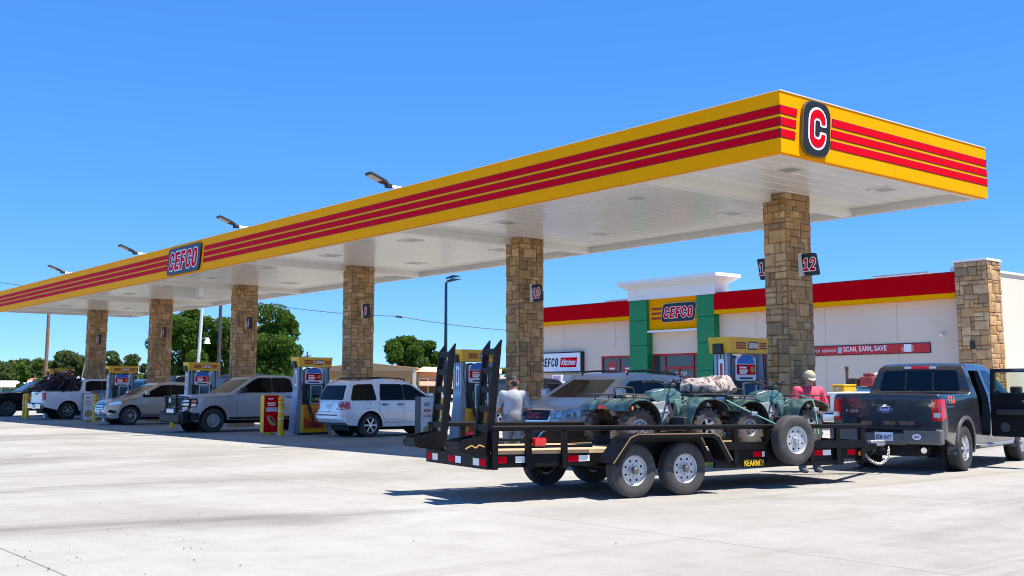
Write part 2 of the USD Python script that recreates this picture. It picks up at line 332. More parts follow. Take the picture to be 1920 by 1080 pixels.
# ---------------------------------------------------------------- stone pillars
stone_cols = [(.44, .245, .10), (.49, .29, .13), (.38, .21, .085), (.45, .28, .135), (.34, .205, .10), (.52, .335, .17), (.41, .245, .12), (.30, .19, .10)]
stone_m = [pm(f'stone_{"abcdefgh"[i]}', c, .9, var=.22, vscale=6, bump=.6, bscale=14, rand=.12) for i, c in enumerate(stone_cols)]
mortar = pm('mortar', (.15, .10, .06), .95, var=.2, vscale=8)
def ashlar(nw, nh, rng):
    occ = np.zeros((nh, nw), bool); out = []
    opts = [(1, 1), (2, 1), (2, 1), (2, 2), (2, 2), (3, 2), (1, 2), (3, 1), (1, 1), (2, 1), (1, 1)]
    for r in range(nh):
        for c in range(nw):
            if occ[r, c]: continue
            for w, h in rng.sample(opts, len(opts)) + [(1, 1)]:
                if c+w <= nw and r+h <= nh and not occ[r:r+h, c:c+w].any():
                    occ[r:r+h, c:c+w] = True; out.append((c, r, w, h)); break
    return out
def stone(w, h, d, rng):
    g = .006; c = min(.02, .2*min(w, h)); j = lambda s: rng.uniform(-s, s)
    x0, x1, y0, y1 = -w/2+g+j(.004), w/2-g+j(.004), -h/2+g+j(.004), h/2-g+j(.004)
    k = [[j(.006), j(.006)] for _ in range(4)]
    B = [(x0, y0), (x1, y0), (x1, y1), (x0, y1)]; B = [(a+q[0]*.6, b+q[1]*.6) for (a, b), q in zip(B, k)]
    P = [(a, b, -.03) for a, b in B] + [(a, b, d-c*.8+j(.004)) for a, b in B]
    I = [(x0+c, y0+c), (x1-c, y0+c), (x1-c, y1-c), (x0+c, y1-c)]
    P += [(a, b, d+j(.005)) for a, b in I] + [((x0+x1)/2+j(.2*w), (y0+y1)/2+j(.2*h), d+.006+abs(j(.006)))]
    F = []
    for b in (0, 4):
        for i in range(4):
            q = (i+1) % 4; F += [[b+i, b+q, b+4+q], [b+i, b+4+q, b+4+i]]
    for i in range(4): F.append([8+i, 8+(i+1) % 4, 12])
    return trimesh.Trimesh(P, F, process=False)
def stone_faces(t, faces, cell, rng, d=.035):
    """faces: (origin lower-left, u, width, height)"""
    for o, u, W, H, parts in faces:
        nw, nh = max(2, round(W/cell)), round(H/cell)
        gx = np.array([0]+[k/nw*W+(rng.uniform(-.022, .022) if 0 < k < nw else 0) for k in range(1, nw)]+[W]); gz = np.array([0]+[k/nh*H+rng.uniform(-.03, .03) for k in range(1, nh)]+[H])
        lump = []
        for c, r, w, h in ashlar(nw, nh, rng):
            m = stone(gx[c+w]-gx[c], gz[r+h]-gz[r], d*rng.uniform(.55, 1.25), rng)
            o2 = np.array(o)+np.array(u)*(gx[c]+gx[c+w])/2+np.array([0, 0, (gz[r]+gz[r+h])/2])
            m = frame(m, o2, u, (0, 0, 1))
            if parts: mesh('stone', m, rng.choice(stone_m), t)
            else: lump.append(m)
        if lump: setd(mesh('rear_stones', lump, stone_m[1], t), kind='stuff')
PA, PB = .55, .85
pl_lab = ['nearest and tallest stone pillar, with number 12 signs, beside the pink shirted man', 'stone pillar with the number 10 sign behind the man in grey', 'stone pillar with the number 8 sign rising behind the white SUV',
          'stone pillar in front of the big oak, above the silver pickup', 'stone pillar second from the far left end of the canopy', 'farthest stone pillar, behind the white pickup with the heaped bed']
SW = ['on the nearest stone pillar, right of its edge', 'on the pillar behind the man in grey', 'on the pillar behind the white SUV', 'on the pillar before the big oak', 'on the second farthest stone pillar', 'on the farthest stone pillar, seen edge on']
NUMS = [('12', '11'), ('10', None), ('8', None), ('6', None), ('4', None), ('2', None)]
for i, px in enumerate(PX):
    rng = random.Random(100+i)
    cx, cy = X0+px, Y0+PY; a, b, H = PA/2, PB/2, HB+DK-.002
    t = thing('stone_pillar', pl_lab[i], 'pillar', (cx, cy, 0), group='stone pillars carrying the canopy')
    mesh('core', bx(-a, a, -b, b, 0, H), mortar, t)
    stone_faces(t, [((-a, -b, 0), (1, 0, 0), PA, H, True), ((a, -b, 0), (0, 1, 0), PB, H, True), ((a, b, 0), (-1, 0, 0), PA, H, i < 2), ((-a, b, 0), (0, -1, 0), PB, H, i < 2)], .13, rng)
    # number signs
    for k, s in enumerate(NUMS[i]):
        if s is None: continue
        sg = 1 if k == 0 else -1
        lb = f'slanted black sign with red number {s} {SW[i]}' if s != '11' else 'black number sign mostly hidden on the left side of the nearest stone pillar'
        sd = thing('number_sign', lb, 'sign', (cx+sg*(a+.04), cy-.06, 3.76), group='pump number signs on the pillars')
        sh = Polygon([(0, .02), (.32, .02), (.24, .48), (-.08, .48)]).buffer(-.03).buffer(.03)
        sh = affinity.translate(sh, .17 if sg > 0 else -.34, 0)
        mesh('backing', bx(*sorted((0, sg*.10)), -.03, .03, .03, .5), white_m, sd)
        mesh('cabinet', frame(extr(sh, .09), (0, .045, 0), (1, 0, 0), (0, 0, 1)), black, sd)
        tx = centre(tpoly(s, .245, True, .05, .76)); tx = affinity.translate(tx, sh.centroid.x, .25)
        for o, u in (((0, -.0455, 0), (1, 0, 0)), ((0, .0455, 0), (-1, 0, 0))):
            t2 = tx if u[0] > 0 else affinity.translate(tx, -2*sh.centroid.x, 0)
            mesh('numeral_outline', frame(extr(t2.buffer(.018), .005), o, u, (0, 0, 1)), white, sd)
            mesh('numeral', frame(extr(t2, .009), o, u, (0, 0, 1)), red, sd)

# ---------------------------------------------------------------- shop
SY = 35.0
shop = thing('convenience_store', 'low cream convenience store with red and yellow parapet and green entrance columns', 'shop', (0, SY, 0))
stucco = pm('cream_stucco', (.72, .57, .435), .9, var=.06, vscale=.5, bump=.25, bscale=60)
XL, XR = -41.2, -18.2
mesh('front_wall', [bx(XL, -36.15, 0, .25, 0, 4.53), bx(-36.15, -33.95, 0, .25, 2.95, 4.53), bx(-36.15, -33.95, 0, .25, 0, .6), bx(-29.12, -28.0, 0, .25, 0, 4.53), bx(-28.0, -24.9, 0, .25, 2.95, 4.53), bx(-28.0, -24.9, 0, .25, 0, .6), bx(-24.9, XR, 0, .25, 0, 4.53),
                    bx(-32.9, -30.03, 0, .25, 2.97, 3.98)], stucco, shop)
mesh('side_wall', [bx(-17.7, -17.45, .45, 16, 0, 5.32)], pm('cream_stucco_b', (.68, .58, .49), .9, var=.03, vscale=.5), shop, label='sunlit right side wall')
mesh('side_wall', bx(XL, XL+.25, .251, 16, 0, 5.3), stucco, shop)
mesh('rear_wall', bx(XL+.25, -17.7, 15.7, 15.95, 0, 5.3), stucco, shop)
mesh('roof', bx(XL+.251, -17.71, .26, 15.69, 4.6, 4.7), pm('roof_membrane', (.6, .6, .58), .7), shop)
mesh('side_coping', bx(-17.74, -17.40, .5, 16.05, 5.321, 5.40), white_m, shop)
for x in (-38.7, -35.2, -27.2, -24.0, -21.0): mesh('control_joint', bx(x-.008, x+.008, -.003, .0, 3.2 if x in (-27.2, -35.2) else .2, 4.52), pm('joint_shade', (.42, .33, .26), .9), shop)
pr_red = pm('parapet_red', (.52, .001, .006), .8, spec=.02, var=.03, vscale=.5)
pr_yel = pm('parapet_yellow', (.85, .34, .0), .8, spec=.02)
green = pm('pilaster_green', (.0, .20, .06), .55, var=.05, vscale=.8)
for a, b in ((XL-.1, -33.98), (-29.1, -18.42)):
    mesh('parapet', bx(a, b, -.33, .3, 4.69, 5.38), pr_red, shop)
    mesh('yellow_band', bx(a, b, -.335, .3, 4.53, 4.688), pr_yel, shop)
    mesh('parapet_cap', bx(a, b, -.35, .32, 5.38, 5.41), pm('cap_dark', (.2, .02, .02), .5), shop)
for a, b in ((-33.98, -32.9), (-30.03, -29.1)):
    zz = [0, 1.05, 2.2, 3.35, 4.45, 5.36]
    for z0, z1 in zip(zz, zz[1:]): mesh('green_panel', bx(a+.003, b-.003, -.345, .3, z0+.012, z1-.012), green, shop)
    mesh('pilaster_core', bx(a+.02, b-.02, -.32, .28, 0, 5.36), pm('green_dark', (.0, .06, .02), .7), shop)
mesh('sign_board', bx(-32.9, -30.03, -.2, .2, 3.99, 5.36), pr_yel, shop)
mesh('ledge', bx(-32.9, -30.03, -.33, .2, 3.9, 3.985), white_m, shop)
ent_w = mesh('cornice', [bx(-34.05, -29.0, -.37, .5, 5.362, 5.85)] + [bx(-34.05-e, -29.0+e, -.37-e, .5+e, z, z+dz) for z, dz, e in ((5.851, .05, .07), (5.902, .05, .14), (5.953, .06, .22), (6.014, .06, .30), (6.075, .14, .37))], pm('cornice_white', (.76, .74, .69), .7), shop)
for zc, hc in ((4.93, .09), (4.72, .09), (4.51, .09)): mesh('stripe', bx(-32.72, -32.15, -.212, -.199, zc-hc/2, zc+hc/2), pm('stripe_brownred', (.30, .012, .01), .5), shop)
logo(shop, (-31.12, -.2, 4.72), (1, 0, 0), (0, 0, 1), 2.0, .78, .46, name='logo_sign')
# entrance and windows
fr_red = pm('frame_red', (.42, .012, .012), .4)
store_glass = pm('shop_glass', (.035, .04, .035), .04, spec=.7)
def window(x0, x1, z0, z1, mull):
    f = mesh('window', [bx(x0, x1, .03, .12, z1-.09, z1), bx(x0, x1, .03, .12, z0, z0+.08)] + [bx(x-.04, x+.04, .03, .12, z0+.08, z1-.09) for x in [x0+.04, *mull, x1-.04]], fr_red, shop)
    e = [x0+.04, *mull, x1-.04]
    for a, b in zip(e, e[1:]): mesh('pane', bx(a+.04, b-.04, .07, .085, z0+.08, z1-.09), store_glass, f)
window(-36.15, -33.95, .6, 2.95, [-35.0]); window(-28.0, -24.9, .6, 2.95, [-26.9, -25.9])
window(-32.9, -30.03, .0, 2.97, [-32.2, -30.6])
mesh('door', [bx(-32.16, -30.64, .0, .05, 2.3, 2.4), bx(-31.42, -31.36, -.0, .05, .05, 2.29)], fr_red, shop)
pst = pm('poster_red', (.5, .03, .03), .5)
for x0, x1, z0, z1 in ((-35.75, -35.25, 1.3, 2.7), (-34.75, -34.2, 1.75, 2.45)): 
    q = mesh('window_poster', bx(x0, x1, .055, .069, z0, z1), pst, shop)
    for k in range(4): mesh('print', bx(x0+.08, x1-.08, .05, .0545, z0+.12+k*.22*(z1-z0), z0+.19+k*.22*(z1-z0)), white, q)
mesh('door_decal', bx(-32.1, -30.7, .055, .069, .3, 1.95), pst, shop)
mesh('lettering', frame(extr(centre(tpoly('11759', .16, True)), .004), (-31.3, .052, 2.1), (1, 0, 0), (0, 0, 1)), white, shop)
# kitchen sign
ks = thing('kitchen_sign', 'white box sign with black and red kitchen lettering on the cream wall', 'sign', (-38.9, SY-.22, 2.72))
mesh('cabinet', bx(-1.62, 1.62, 0, .215, -.49, .49), blackplastic, ks)
mesh('panel', bx(-1.56, 1.56, -.012, -.001, -.43, .43), pm('sign_white', (.78, .78, .8), .4), ks)
wd = word(0, .1, .14); wd = affinity.scale(wd, .42*.92, .42, origin=(0, 0)); wd = affinity.translate(wd, -.62, .0)
mesh('lettering', frame(extr(wd, .008), (0, -.0125, 0), (1, 0, 0), (0, 0, 1)), black, ks)
rp = Polygon([(.13, -.24), (1.28, -.24), (1.36, .22), (.2, .22)])
rr_ = mesh('red_panel', frame(extr(rp, .006), (0, -.0125, 0), (1, 0, 0), (0, 0, 1)), red, ks)
tx = centre(tpoly('Kitchen', .25, False, .25, .72)).buffer(.007); tx = affinity.scale(tx, 1.0/(tx.bounds[2]-tx.bounds[0]), 1, origin=(0, 0))
mesh('script', frame(extr(affinity.translate(tx, .74, -.01), .012), (0, -.0125, 0), (1, 0, 0), (0, 0, 1)), white, rr_)
# long red rewards banner
bn = thing('rewards_banner', 'long narrow red banner reading SCAN, EARN, SAVE on the cream wall', 'banner', (-22.25, SY-.03, 2.87))
mesh('frame', bx(-2.52, 2.5, 0, .028, -.18, .19), black, bn)
mesh('panel', bx(-2.49, 2.47, -.008, -.001, -.15, .16), pm('banner_red', (.55, .015, .02), .45), bn)
tx = centre(tpoly('SCAN, EARN, SAVE', .17, True, 0, .8)); tx = affinity.scale(tx, 1.78/(tx.bounds[2]-tx.bounds[0]), 1, origin=(0, 0))
mesh('lettering', frame(extr(affinity.translate(tx, -.08, .02), .004), (0, -.0085, 0), (1, 0, 0), (0, 0, 1)), white, bn)
tx = centre(tpoly('REWARDS', .1, True)); tx = affinity.scale(tx, .62/(tx.bounds[2]-tx.bounds[0]), 1, origin=(0, 0))
mesh('lettering', frame(extr(affinity.translate(tx, -1.58, .0), .004), (0, -.0085, 0), (1, 0, 0), (0, 0, 1)), pm('pale_pink', (.75, .5, .5), .5), bn)
mesh('logo_plate', frame(extr(affinity.translate(slant_rect(.5, .17, .04, .15), -2.2, 0), .004), (0, -.0085, 0), (1, 0, 0), (0, 0, 1)), pm('dark_red', (.2, .02, .03), .5), bn)
wd = affinity.translate(affinity.scale(word(), .12, .11, origin=(0, 0)), -2.2, 0)
mesh('lettering', frame(extr(wd, .008), (0, -.0085, 0), (1, 0, 0), (0, 0, 1)), pm('pale_pink', (.75, .5, .5), .5), bn)
mesh('blue_square', bx(-1.2, -1.03, -.0125, -.0081, -.1, .12), pm('pale_blue', (.35, .5, .55), .5), bn)
mesh('receipt_picture', [bx(1.5, 1.78, -.0125, -.0081, -.12, .15)], white, bn)
for q in ((1.40, 1.495, .06), (1.785, 1.86, .1)): mesh('hand_picture', bx(q[0], q[1], -.0125, -.0081, -.1, q[2]), pm('skin_print', (.55, .3, .22), .6), bn)
# corner stone pier
rng = random.Random(7)
pier = thing('stone_pier', 'tall stone pier with white cap at the right corner of the store', 'pillar', (-17.9, SY-.1, 0))
mesh('core', bx(-.55, .55, -.45, .45, 0, 5.66), mortar, pier)
stone_faces(pier, [((-.55, -.45, 0), (1, 0, 0), 1.1, 5.66, True), ((.55, -.45, 0), (0, 1, 0), .9, 5.66, True)], .155, rng, .04)
mesh('cap', [bx(-.61, .61, -.51, .51, 5.665, 5.71), bx(-.58, .58, -.48, .48, 5.711, 5.75)], pm('cap_white', (.7, .69, .66), .7), pier)
mesh('wall_lamp', rbx(-.1, .05, -.58, -.485, 2.75, 3.02, .02), blackplastic, pier)
vt = [(-26.5, 1.2, .55, .35, 'round grey roof vent above the red parapet, left of the corner pier', 5.5), (-19.3, 1.5, .38, .3, 'small silver roof vent just left of the corner stone pier', 5.75)]
for x, y, r, h, lb, z in vt:
    v = thing('roof_vent', lb, 'vent', (x, SY+y, 4.7)); mesh('curb', bx(-r*.8, r*.8, -r*.8, r*.8, 0, z-4.7-h), white_m, v); mesh('hood', cyl((0, 0, z-4.7-h), (0, 0, z-4.7), r, 20), steel, v); mesh('cap', cone((0, 0, z-4.7), (0, 0, z-4.6), r*1.05, r*.4, 20), steel, v)
hv = thing('rooftop_unit', 'flat pale air handling unit on the roof behind the red parapet', 'roof unit', (-21.8, SY+2.5, 4.7))
mesh('cabinet', bx(-1.1, 1.1, -.8, .8, 0, .98), white_m, hv); mesh('lid', bx(-1.15, 1.15, -.85, .85, .981, 1.03), steel, hv)
hv2 = thing('rooftop_unit', 'low pale rooftop unit showing above the left parapet by the entrance tower', 'roof unit', (-36.0, SY+1.5, 4.7))
mesh('cabinet', bx(-.7, .7, -.6, .6, 0, .88), white_m, hv2); mesh('lid', bx(-.74, .74, -.64, .64, .881, .92), steel, hv2)
cm = thing('wall_camera', 'small white dome camera high on the cream wall left of the stone pier', 'camera', (-19.25, SY-.001, 4.0-.65))
mesh('bracket', bx(-.03, .03, -.12, 0, -.02, .03), white_m, cm); d = trimesh.creation.icosphere(2, .08); d.apply_translation([0, -.16, -.05]); mesh('dome', d, white_m, cm, True)
# ice chests
for k, (x, lb) in enumerate([(-38.35, 'white double door ice chest under the kitchen sign, partly hidden by the stone pillar'), ]):
    ic = thing('ice_chest', lb, 'ice chest', (x, SY-.85, .15))
    mesh('cabinet', rbx(-.95, .95, -.4, .4, 0, 1.65, .03), pm('ice_white', (.74, .75, .77), .4), ic)
    for s in (-1, 1): mesh('door', rbx(s*.47-.36, s*.47+.36, -.43, -.395, .35, 1.45, .015), pm('ice_grey', (.33, .33, .35), .4), ic)
    mesh('decal', bx(.951, .958, -.2, -.08, 1.1, 1.5), pst, ic)
    mesh('header_box', rbx(.1, .75, -.35, .3, 1.651, 1.95, .02), pm('ice_white', (.74, .75, .77), .4), ic)
    mesh('header_print', bx(.2, .66, -.362, -.351, 1.72, 1.88), pm('ice_print', (.5, .35, .5), .5), ic)
# ---------------------------------------------------------------- vehicles: tools
def interp(pts, x):
    p = np.array(pts, float); return np.interp(x, p[:, 0], p[:, 1])
def car_body(top, bot, plan, prof, r=.09, crown=.03, step=.06, npz=9, npr=5):
    """lofted shell. top, bot: (x, z) outlines, x ascending; plan: (x, half width); prof: (z, factor)"""
    x0, x1 = top[0][0], top[-1][0]
    xs = sorted(set([round(v, 4) for v in np.arange(x0, x1, step)] + [p[0] for p in top] + [p[0] for p in bot if x0 <= p[0] <= x1] + [x1]))
    R = []
    for x in xs:
        zt, zb, hw = interp(top, x), interp(bot, x), interp(plan, x)
        rr = min(r, .45*(zt-zb)); zs = np.linspace(zb+.03, zt-rr, npz)
        sec = [(0, zb), (.8*hw*interp(prof, zb), zb), (hw*interp(prof, zb)-.02, zb+.005)] + [(hw*interp(prof, z), z) for z in zs]
        ye = hw*interp(prof, zt-rr)
        for a in np.linspace(0, PI/2, npr+1)[1:]: sec.append((ye-rr*(1-math.cos(a)), zt-rr+rr*math.sin(a)))
        yy = sec[-1][0]
        for f in (.75, .5, .25, 0): sec.append((yy*f, zt+crown*(1-f*f)*min(1, (zt-zb))))
        half = np.array([(x, y, z) for y, z in sec])
        R.append(np.vstack([half, (half*[1, -1, 1])[-2:0:-1]]))
    k = len(R[0]); V = np.vstack(R); F = []
    for i in range(len(R)-1):
        for j in range(k):
            a, b = i*k+j, i*k+(j+1) % k; F += [[a, b, a+k], [b, b+k, a+k]]
    for i, fl in ((0, 1), (len(R)-1, 0)):
        c = len(V); V = np.vstack([V, R[i].mean(0)])
        for j in range(k):
            a, b = i*k+j, i*k+(j+1) % k; F.append([c, b, a] if fl else [c, a, b])
    m = trimesh.Trimesh(V, F, process=True); trimesh.repair.fix_normals(m); return m
AX = {'R': ((1, 0, 0), (0, 0, 1), (0, -1, 0)), 'L': ((1, 0, 0), (0, 0, 1), (0, 1, 0)), 'F': ((0, 1, 0), (0, 0, 1), (1, 0, 0)), 'B': ((0, 1, 0), (0, 0, 1), (-1, 0, 0)), 'T': ((1, 0, 0), (0, 1, 0), (0, 0, 1))}
CAST = {}
def cast(m, P, d, side):
    """for points P (n,2) in the plane of the view, the outermost surface coordinate along d"""
    u, v, w = [np.array(a, float) for a in AX[side]]
    key = (id(m), side)
    if key not in CAST:
        U, Vv, W = m.vertices @ u, m.vertices @ v, m.vertices @ w; f = m.faces
        nn = m.face_normals @ w; f = f[nn > 1e-4]
        CAST[key] = (m, f, np.stack([U, Vv], 1), W, np.stack([U[f].min(1), U[f].max(1), Vv[f].min(1), Vv[f].max(1)], 1))
    _, f, UV, W, bb = CAST[key]
    P = np.asarray(P); lo, hi = P.min(0)-1e-4, P.max(0)+1e-4; out = np.full(len(P), -1e9)
    k = (bb[:, 0] <= hi[0]) & (bb[:, 1] >= lo[0]) & (bb[:, 2] <= hi[1]) & (bb[:, 3] >= lo[1]); f = f[k]
    A, B, C_ = UV[f[:, 0]], UV[f[:, 1]], UV[f[:, 2]]
    den = (B[:, 0]-A[:, 0])*(C_[:, 1]-A[:, 1])-(C_[:, 0]-A[:, 0])*(B[:, 1]-A[:, 1])
    ok = np.abs(den) > 1e-9; A, B, C_, den, f = A[ok], B[ok], C_[ok], den[ok], f[ok]
    for i, p in enumerate(P):
        l1 = ((p[0]-A[:, 0])*(C_[:, 1]-A[:, 1])-(C_[:, 0]-A[:, 0])*(p[1]-A[:, 1]))/den
        l2 = ((B[:, 0]-A[:, 0])*(p[1]-A[:, 1])-(p[0]-A[:, 0])*(B[:, 1]-A[:, 1]))/den
        h = (l1 >= -1e-6) & (l2 >= -1e-6) & (l1+l2 <= 1+1e-6)
        if h.any():
            g = f[h]; z = W[g[:, 0]]*(1-l1[h]-l2[h])+W[g[:, 1]]*l1[h]+W[g[:, 2]]*l2[h]; out[i] = z.max()
    good = out > -1e8
    if not good.all() and good.any():
        bad = np.where(~good)[0]; gp = np.array(P)[good]
        for i in bad: out[i] = out[good][np.argmin(((gp-P[i])**2).sum(1))]
    return out
def patch(m, poly, side, off=.004, th=.012, fine=.12):
    """a thin shell of outline poly laid on the body m, seen from side"""
    parts = []
    for g in getattr(poly, 'geoms', [poly]):
        if g.area < 1e-6: continue
        e = extr(g, 1.0); e.merge_vertices()
        v, f = trimesh.remesh.subdivide_to_size(e.vertices*[1, 1, .001], e.faces, fine, max_iter=8); v[:, 2] *= 1000
        e = trimesh.Trimesh(v, f, process=True)
        uq, inv = np.unique(np.round(e.vertices[:, :2], 5), axis=0, return_inverse=True)
        c = cast(m, uq, None, side)[np.ravel(inv)]
        u, vv, w = [np.array(a, float) for a in AX[side]]
        h = c+off-th+th*np.round(e.vertices[:, 2])
        V = e.vertices[:, :1]*u+e.vertices[:, 1:2]*vv+h[:, None]*w
        F = e.faces if np.dot(np.cross(u, vv), w) > 0 else e.faces[:, ::-1]
        parts.append(trimesh.Trimesh(V, F, process=False))
    return cat_(parts)
def rp(pts, r=.03): return Polygon(pts).buffer(-r).buffer(r, quad_segs=3) if r else Polygon(pts)
def line(pts, w=.009): return LineString(pts).buffer(w/2, cap_style=2, join_style=2)
def tyre(R, W, rim_r, n=36, knob=0):
    s = W/2; k = R-rim_r
    prof = [(rim_r-.01, -s*.78), (rim_r+.01, -s*.9), (rim_r+k*.5, -s), (rim_r+k*.82, -s*.95), (R-.012, -s*.82), (R, -s*.68)]
    if not knob:
        prof += [(R, -s*.40), (R-.008, -s*.38), (R-.008, -s*.34), (R, -s*.32), (R, -.05*s), (R-.008, -.03*s), (R-.008, .03*s), (R, .05*s), (R, s*.32), (R-.008, s*.34), (R-.008, s*.38), (R, s*.40)]
    prof += [(R, s*.68), (R-.012, s*.82), (rim_r+k*.82, s*.95), (rim_r+k*.5, s), (rim_r+.01, s*.9), (rim_r-.01, s*.78)]
    prof.append(prof[0])
    m = lathe(prof, n)
    if knob:
        out = [m]
        for i in range(knob):
            a = 2*PI*i/knob
            for sgn in (-1, 1):
                b = hullp([(x, y*sgn, z) for x, y, z in [(-.028, .004, 0), (.028, .02, 0), (.028, s*.98, -.01), (-.022, s*.98, -.01), (-.022, .012, .026), (.02, .025, .026), (.02, s*.96, .02), (-.016, s*.96, .02)]])
                b.apply_translation([0, 0, R-.006]); aa = a+(PI/knob if sgn > 0 else 0)
                Rm = trimesh.transformations.rotation_matrix(aa, [0, 1, 0]); b.apply_transform(Rm)
                Q = trimesh.transformations.rotation_matrix(-PI/2, [1, 0, 0]); b.apply_transform(Q); out.append(b)
        m = cat_(out)
    m.apply_transform(trimesh.transformations.rotation_matrix(PI/2, [1, 0, 0]))   # axis along y
    return m
def rim(kind, R, s):
    """rim of radius R with its face at y = s (outer side +y); returns (rim meshes, dark backing)"""
    bowl = lathe([(R, -.06), (R+.008, .0), (R-.006, .006), (R*.90, -.012), (R*.86, -.05), (R*.86, -.12), (R, -.12), (R, -.06)], 28)
    out = [bowl]
    if kind in ('five', 'six', 'multi'):
        n = {'five': 5, 'six': 6, 'multi': 10}[kind]
        for i in range(n):
            a = 2*PI*i/n; w0, w1 = {'five': (.30, .22), 'six': (.2, .17), 'multi': (.14, .08)}[kind]
            P = [(.12*R, -w0*R*.5, -.015), (.12*R, w0*R*.5, -.015), (.9*R, w1*R*.75, -.02), (.9*R, -w1*R*.75, -.02)]
            h = hullp(P+[(x, y*.8, z+.022) for x, y, z in P]); h.apply_transform(trimesh.transformations.rotation_matrix(a, [0, 0, 1])); out.append(h)
        out.append(cyl((0, 0, -.03), (0, 0, .012), R*.26, 16))
    else:
        nh = {'eight': 8, 'steel': 12}[kind]
        d = Point(0, 0).buffer(R*.9, quad_segs=9)
        for i in range(nh):
            a = 2*PI*(i+.5)/nh; d = d.difference(Point(.66*R*math.cos(a), .66*R*math.sin(a)).buffer(R*(.085 if kind == 'eight' else .10), quad_segs=3))
        pl = extr(d, .012); pl.apply_translation([0, 0, -.035]); out.append(pl)
        out.append(lathe([(.01, .03), (R*.2, .025), (R*.24, .0), (R*.26, -.03)], 16))
        for i in range(6 if kind == 'steel' else 8):
            a = 2*PI*i/8; out.append(cyl((.38*R*math.cos(a), .38*R*math.sin(a), -.03), (.38*R*math.cos(a), .38*R*math.sin(a), -.008), .011, 6))
    back = cyl((0, 0, -.11), (0, 0, -.10), R*.88, 20)
    Q = trimesh.transformations.rotation_matrix(-PI/2, [1, 0, 0])       # z -> y
    res = []
    for m in (cat_(out), back):
        m.apply_transform(Q); m.apply_translation([0, s, 0]); res.append(m)
    return res
def put_wheel(t, x, y, R, W, rr, kind, rmat=None, tmat=None, z=None, knob=0, hub=None, name='wheel'):
    """wheel part at (x, y); outer face away from the centre line"""
    sg = 1 if y > 0 else -1
    ty = tyre(R, W, rr, knob=knob); z = R if z is None else z
    rm, bk = rim(kind, rr, W*.40)
    M4 = np.eye(4); M4[:3, 3] = (x, y, z)
    if sg < 0: M4[:3, :3] = np.diag([-1, -1, 1])
    for m in (ty, rm, bk): m.apply_transform(M4)
    w = mesh(name, ty, tmat or rubber, t, 35)
    mesh('rim', rm, rmat or pm('alloy', (.55, .56, .58), .3, .85), w, 30)
    mesh('brake_shadow', bk, darkhole, w)
    if hub is not None:
        h = lathe([(0, .05), (.03, .05), (.045, .04), (.05, -.02)], 14); h.apply_transform(trimesh.transformations.rotation_matrix(-PI/2, [1, 0, 0])); h.apply_translation([0, W*.40, 0]); h.apply_transform(M4)
        mesh('hub_cap', h, hub, w, 30)
    return w
def arches(body, axles, R, hw, inner=.30):
    m = mf(body)
    for x, z in axles:
        for s in (-1, 1): m = m - mf(cyl((x, s*(hw-inner), z), (x, s*(hw+.3), z), R, 30))
    return unmf(m)
def liners(t, axles, R, hw, inner=.30):
    for x, z in axles:
        for s in (-1, 1):
            ring = Point(0, 0).buffer(R+.012, quad_segs=8).difference(Point(0, 0).buffer(R-.004, quad_segs=8)).intersection(sbox(-2, -.05, 2, 2))
            e = extr(ring, inner-.035); a = s*(hw-inner) if s > 0 else -(hw-.035)
            dd = extr(Point(0, 0).buffer(R, quad_segs=8), .01)
            mesh('wheel_arch_liner', [frame(e, (x, a+(inner-.035), z), (1, 0, 0), (0, 0, 1)), frame(dd, (x, s*(hw-inner+.004), z), (1, 0, 0), (0, 0, 1))], darkhole, t)
def paint(name, col, flake=0.0, rough=.32, coat=1.0, var=.06):
    return pm(name, col, rough, flake, .5, coat, var=var, vscale=1.2, coatr=.04)
redlens = pm('red_lens', (.55, .008, .01), .12, coat=.6); orange = pm('orange_lens', (.8, .18, .02), .15, coat=.5); clearlens = pm('clear_lens', (.7, .72, .75), .08, .5, coat=1.0)
plate_m = pm('number_plate', (.55, .6, .66), .4)
def side_set(t, body, win, doors, handles, trims=(), seam_m=None, sides='RL', glass=None, frame_w=.022):
    for s in sides:
        U_ = union_all([w.buffer(.075) for w in win]).buffer(-.075+frame_w)
        for g_ in getattr(U_, 'geoms', [U_]): mesh('window_trim', patch(body, g_, s, .003, .012), blackplastic, t, 30)
        for w in win: mesh('side_window', patch(body, w, s, .006, .010), glass or tint, t, 40)
        for d in doors: mesh('door_seam', patch(body, line(d), s, .0015, .01), seam_m or darkhole, t)
        for (x, z, l) in handles: mesh('door_handle', patch(body, rp([(x-l, z-.018), (x+l, z-.012), (x+l, z+.018), (x-l, z+.02)], .008), s, .035, .045), blackplastic, t, 30)
def arch_trim(t, body, axles, R, w, mat, off=.018, sides='RL'):
    for s in sides:
        for x, z in axles:
            ring = Point(x, z).buffer(R+w, quad_segs=9).difference(Point(x, z).buffer(R, quad_segs=9)).intersection(sbox(x-2, z-.12, x+2, z+2))
            mesh('arch_trim', patch(body, ring, s, off, .03), mat, t, 30)
def mirror(t, x, y, z, mat, sx=1.0):
    for s in (-1, 1):
        m = mesh('mirror', rbx(x-.09*sx, x+.06*sx, *sorted((s*(y+.10), s*(y+.30))), z-.09, z+.10, .04), mat, t, 40)
        mesh('stalk', hullp([(x-.03, s*(y-.03), z-.05), (x+.03, s*(y-.03), z-.05), (x+.02, s*(y+.12), z-.06), (x-.02, s*(y+.12), z-.06), (x, s*(y-.03), z-.02), (x, s*(y+.12), z-.03)]), blackplastic, m)

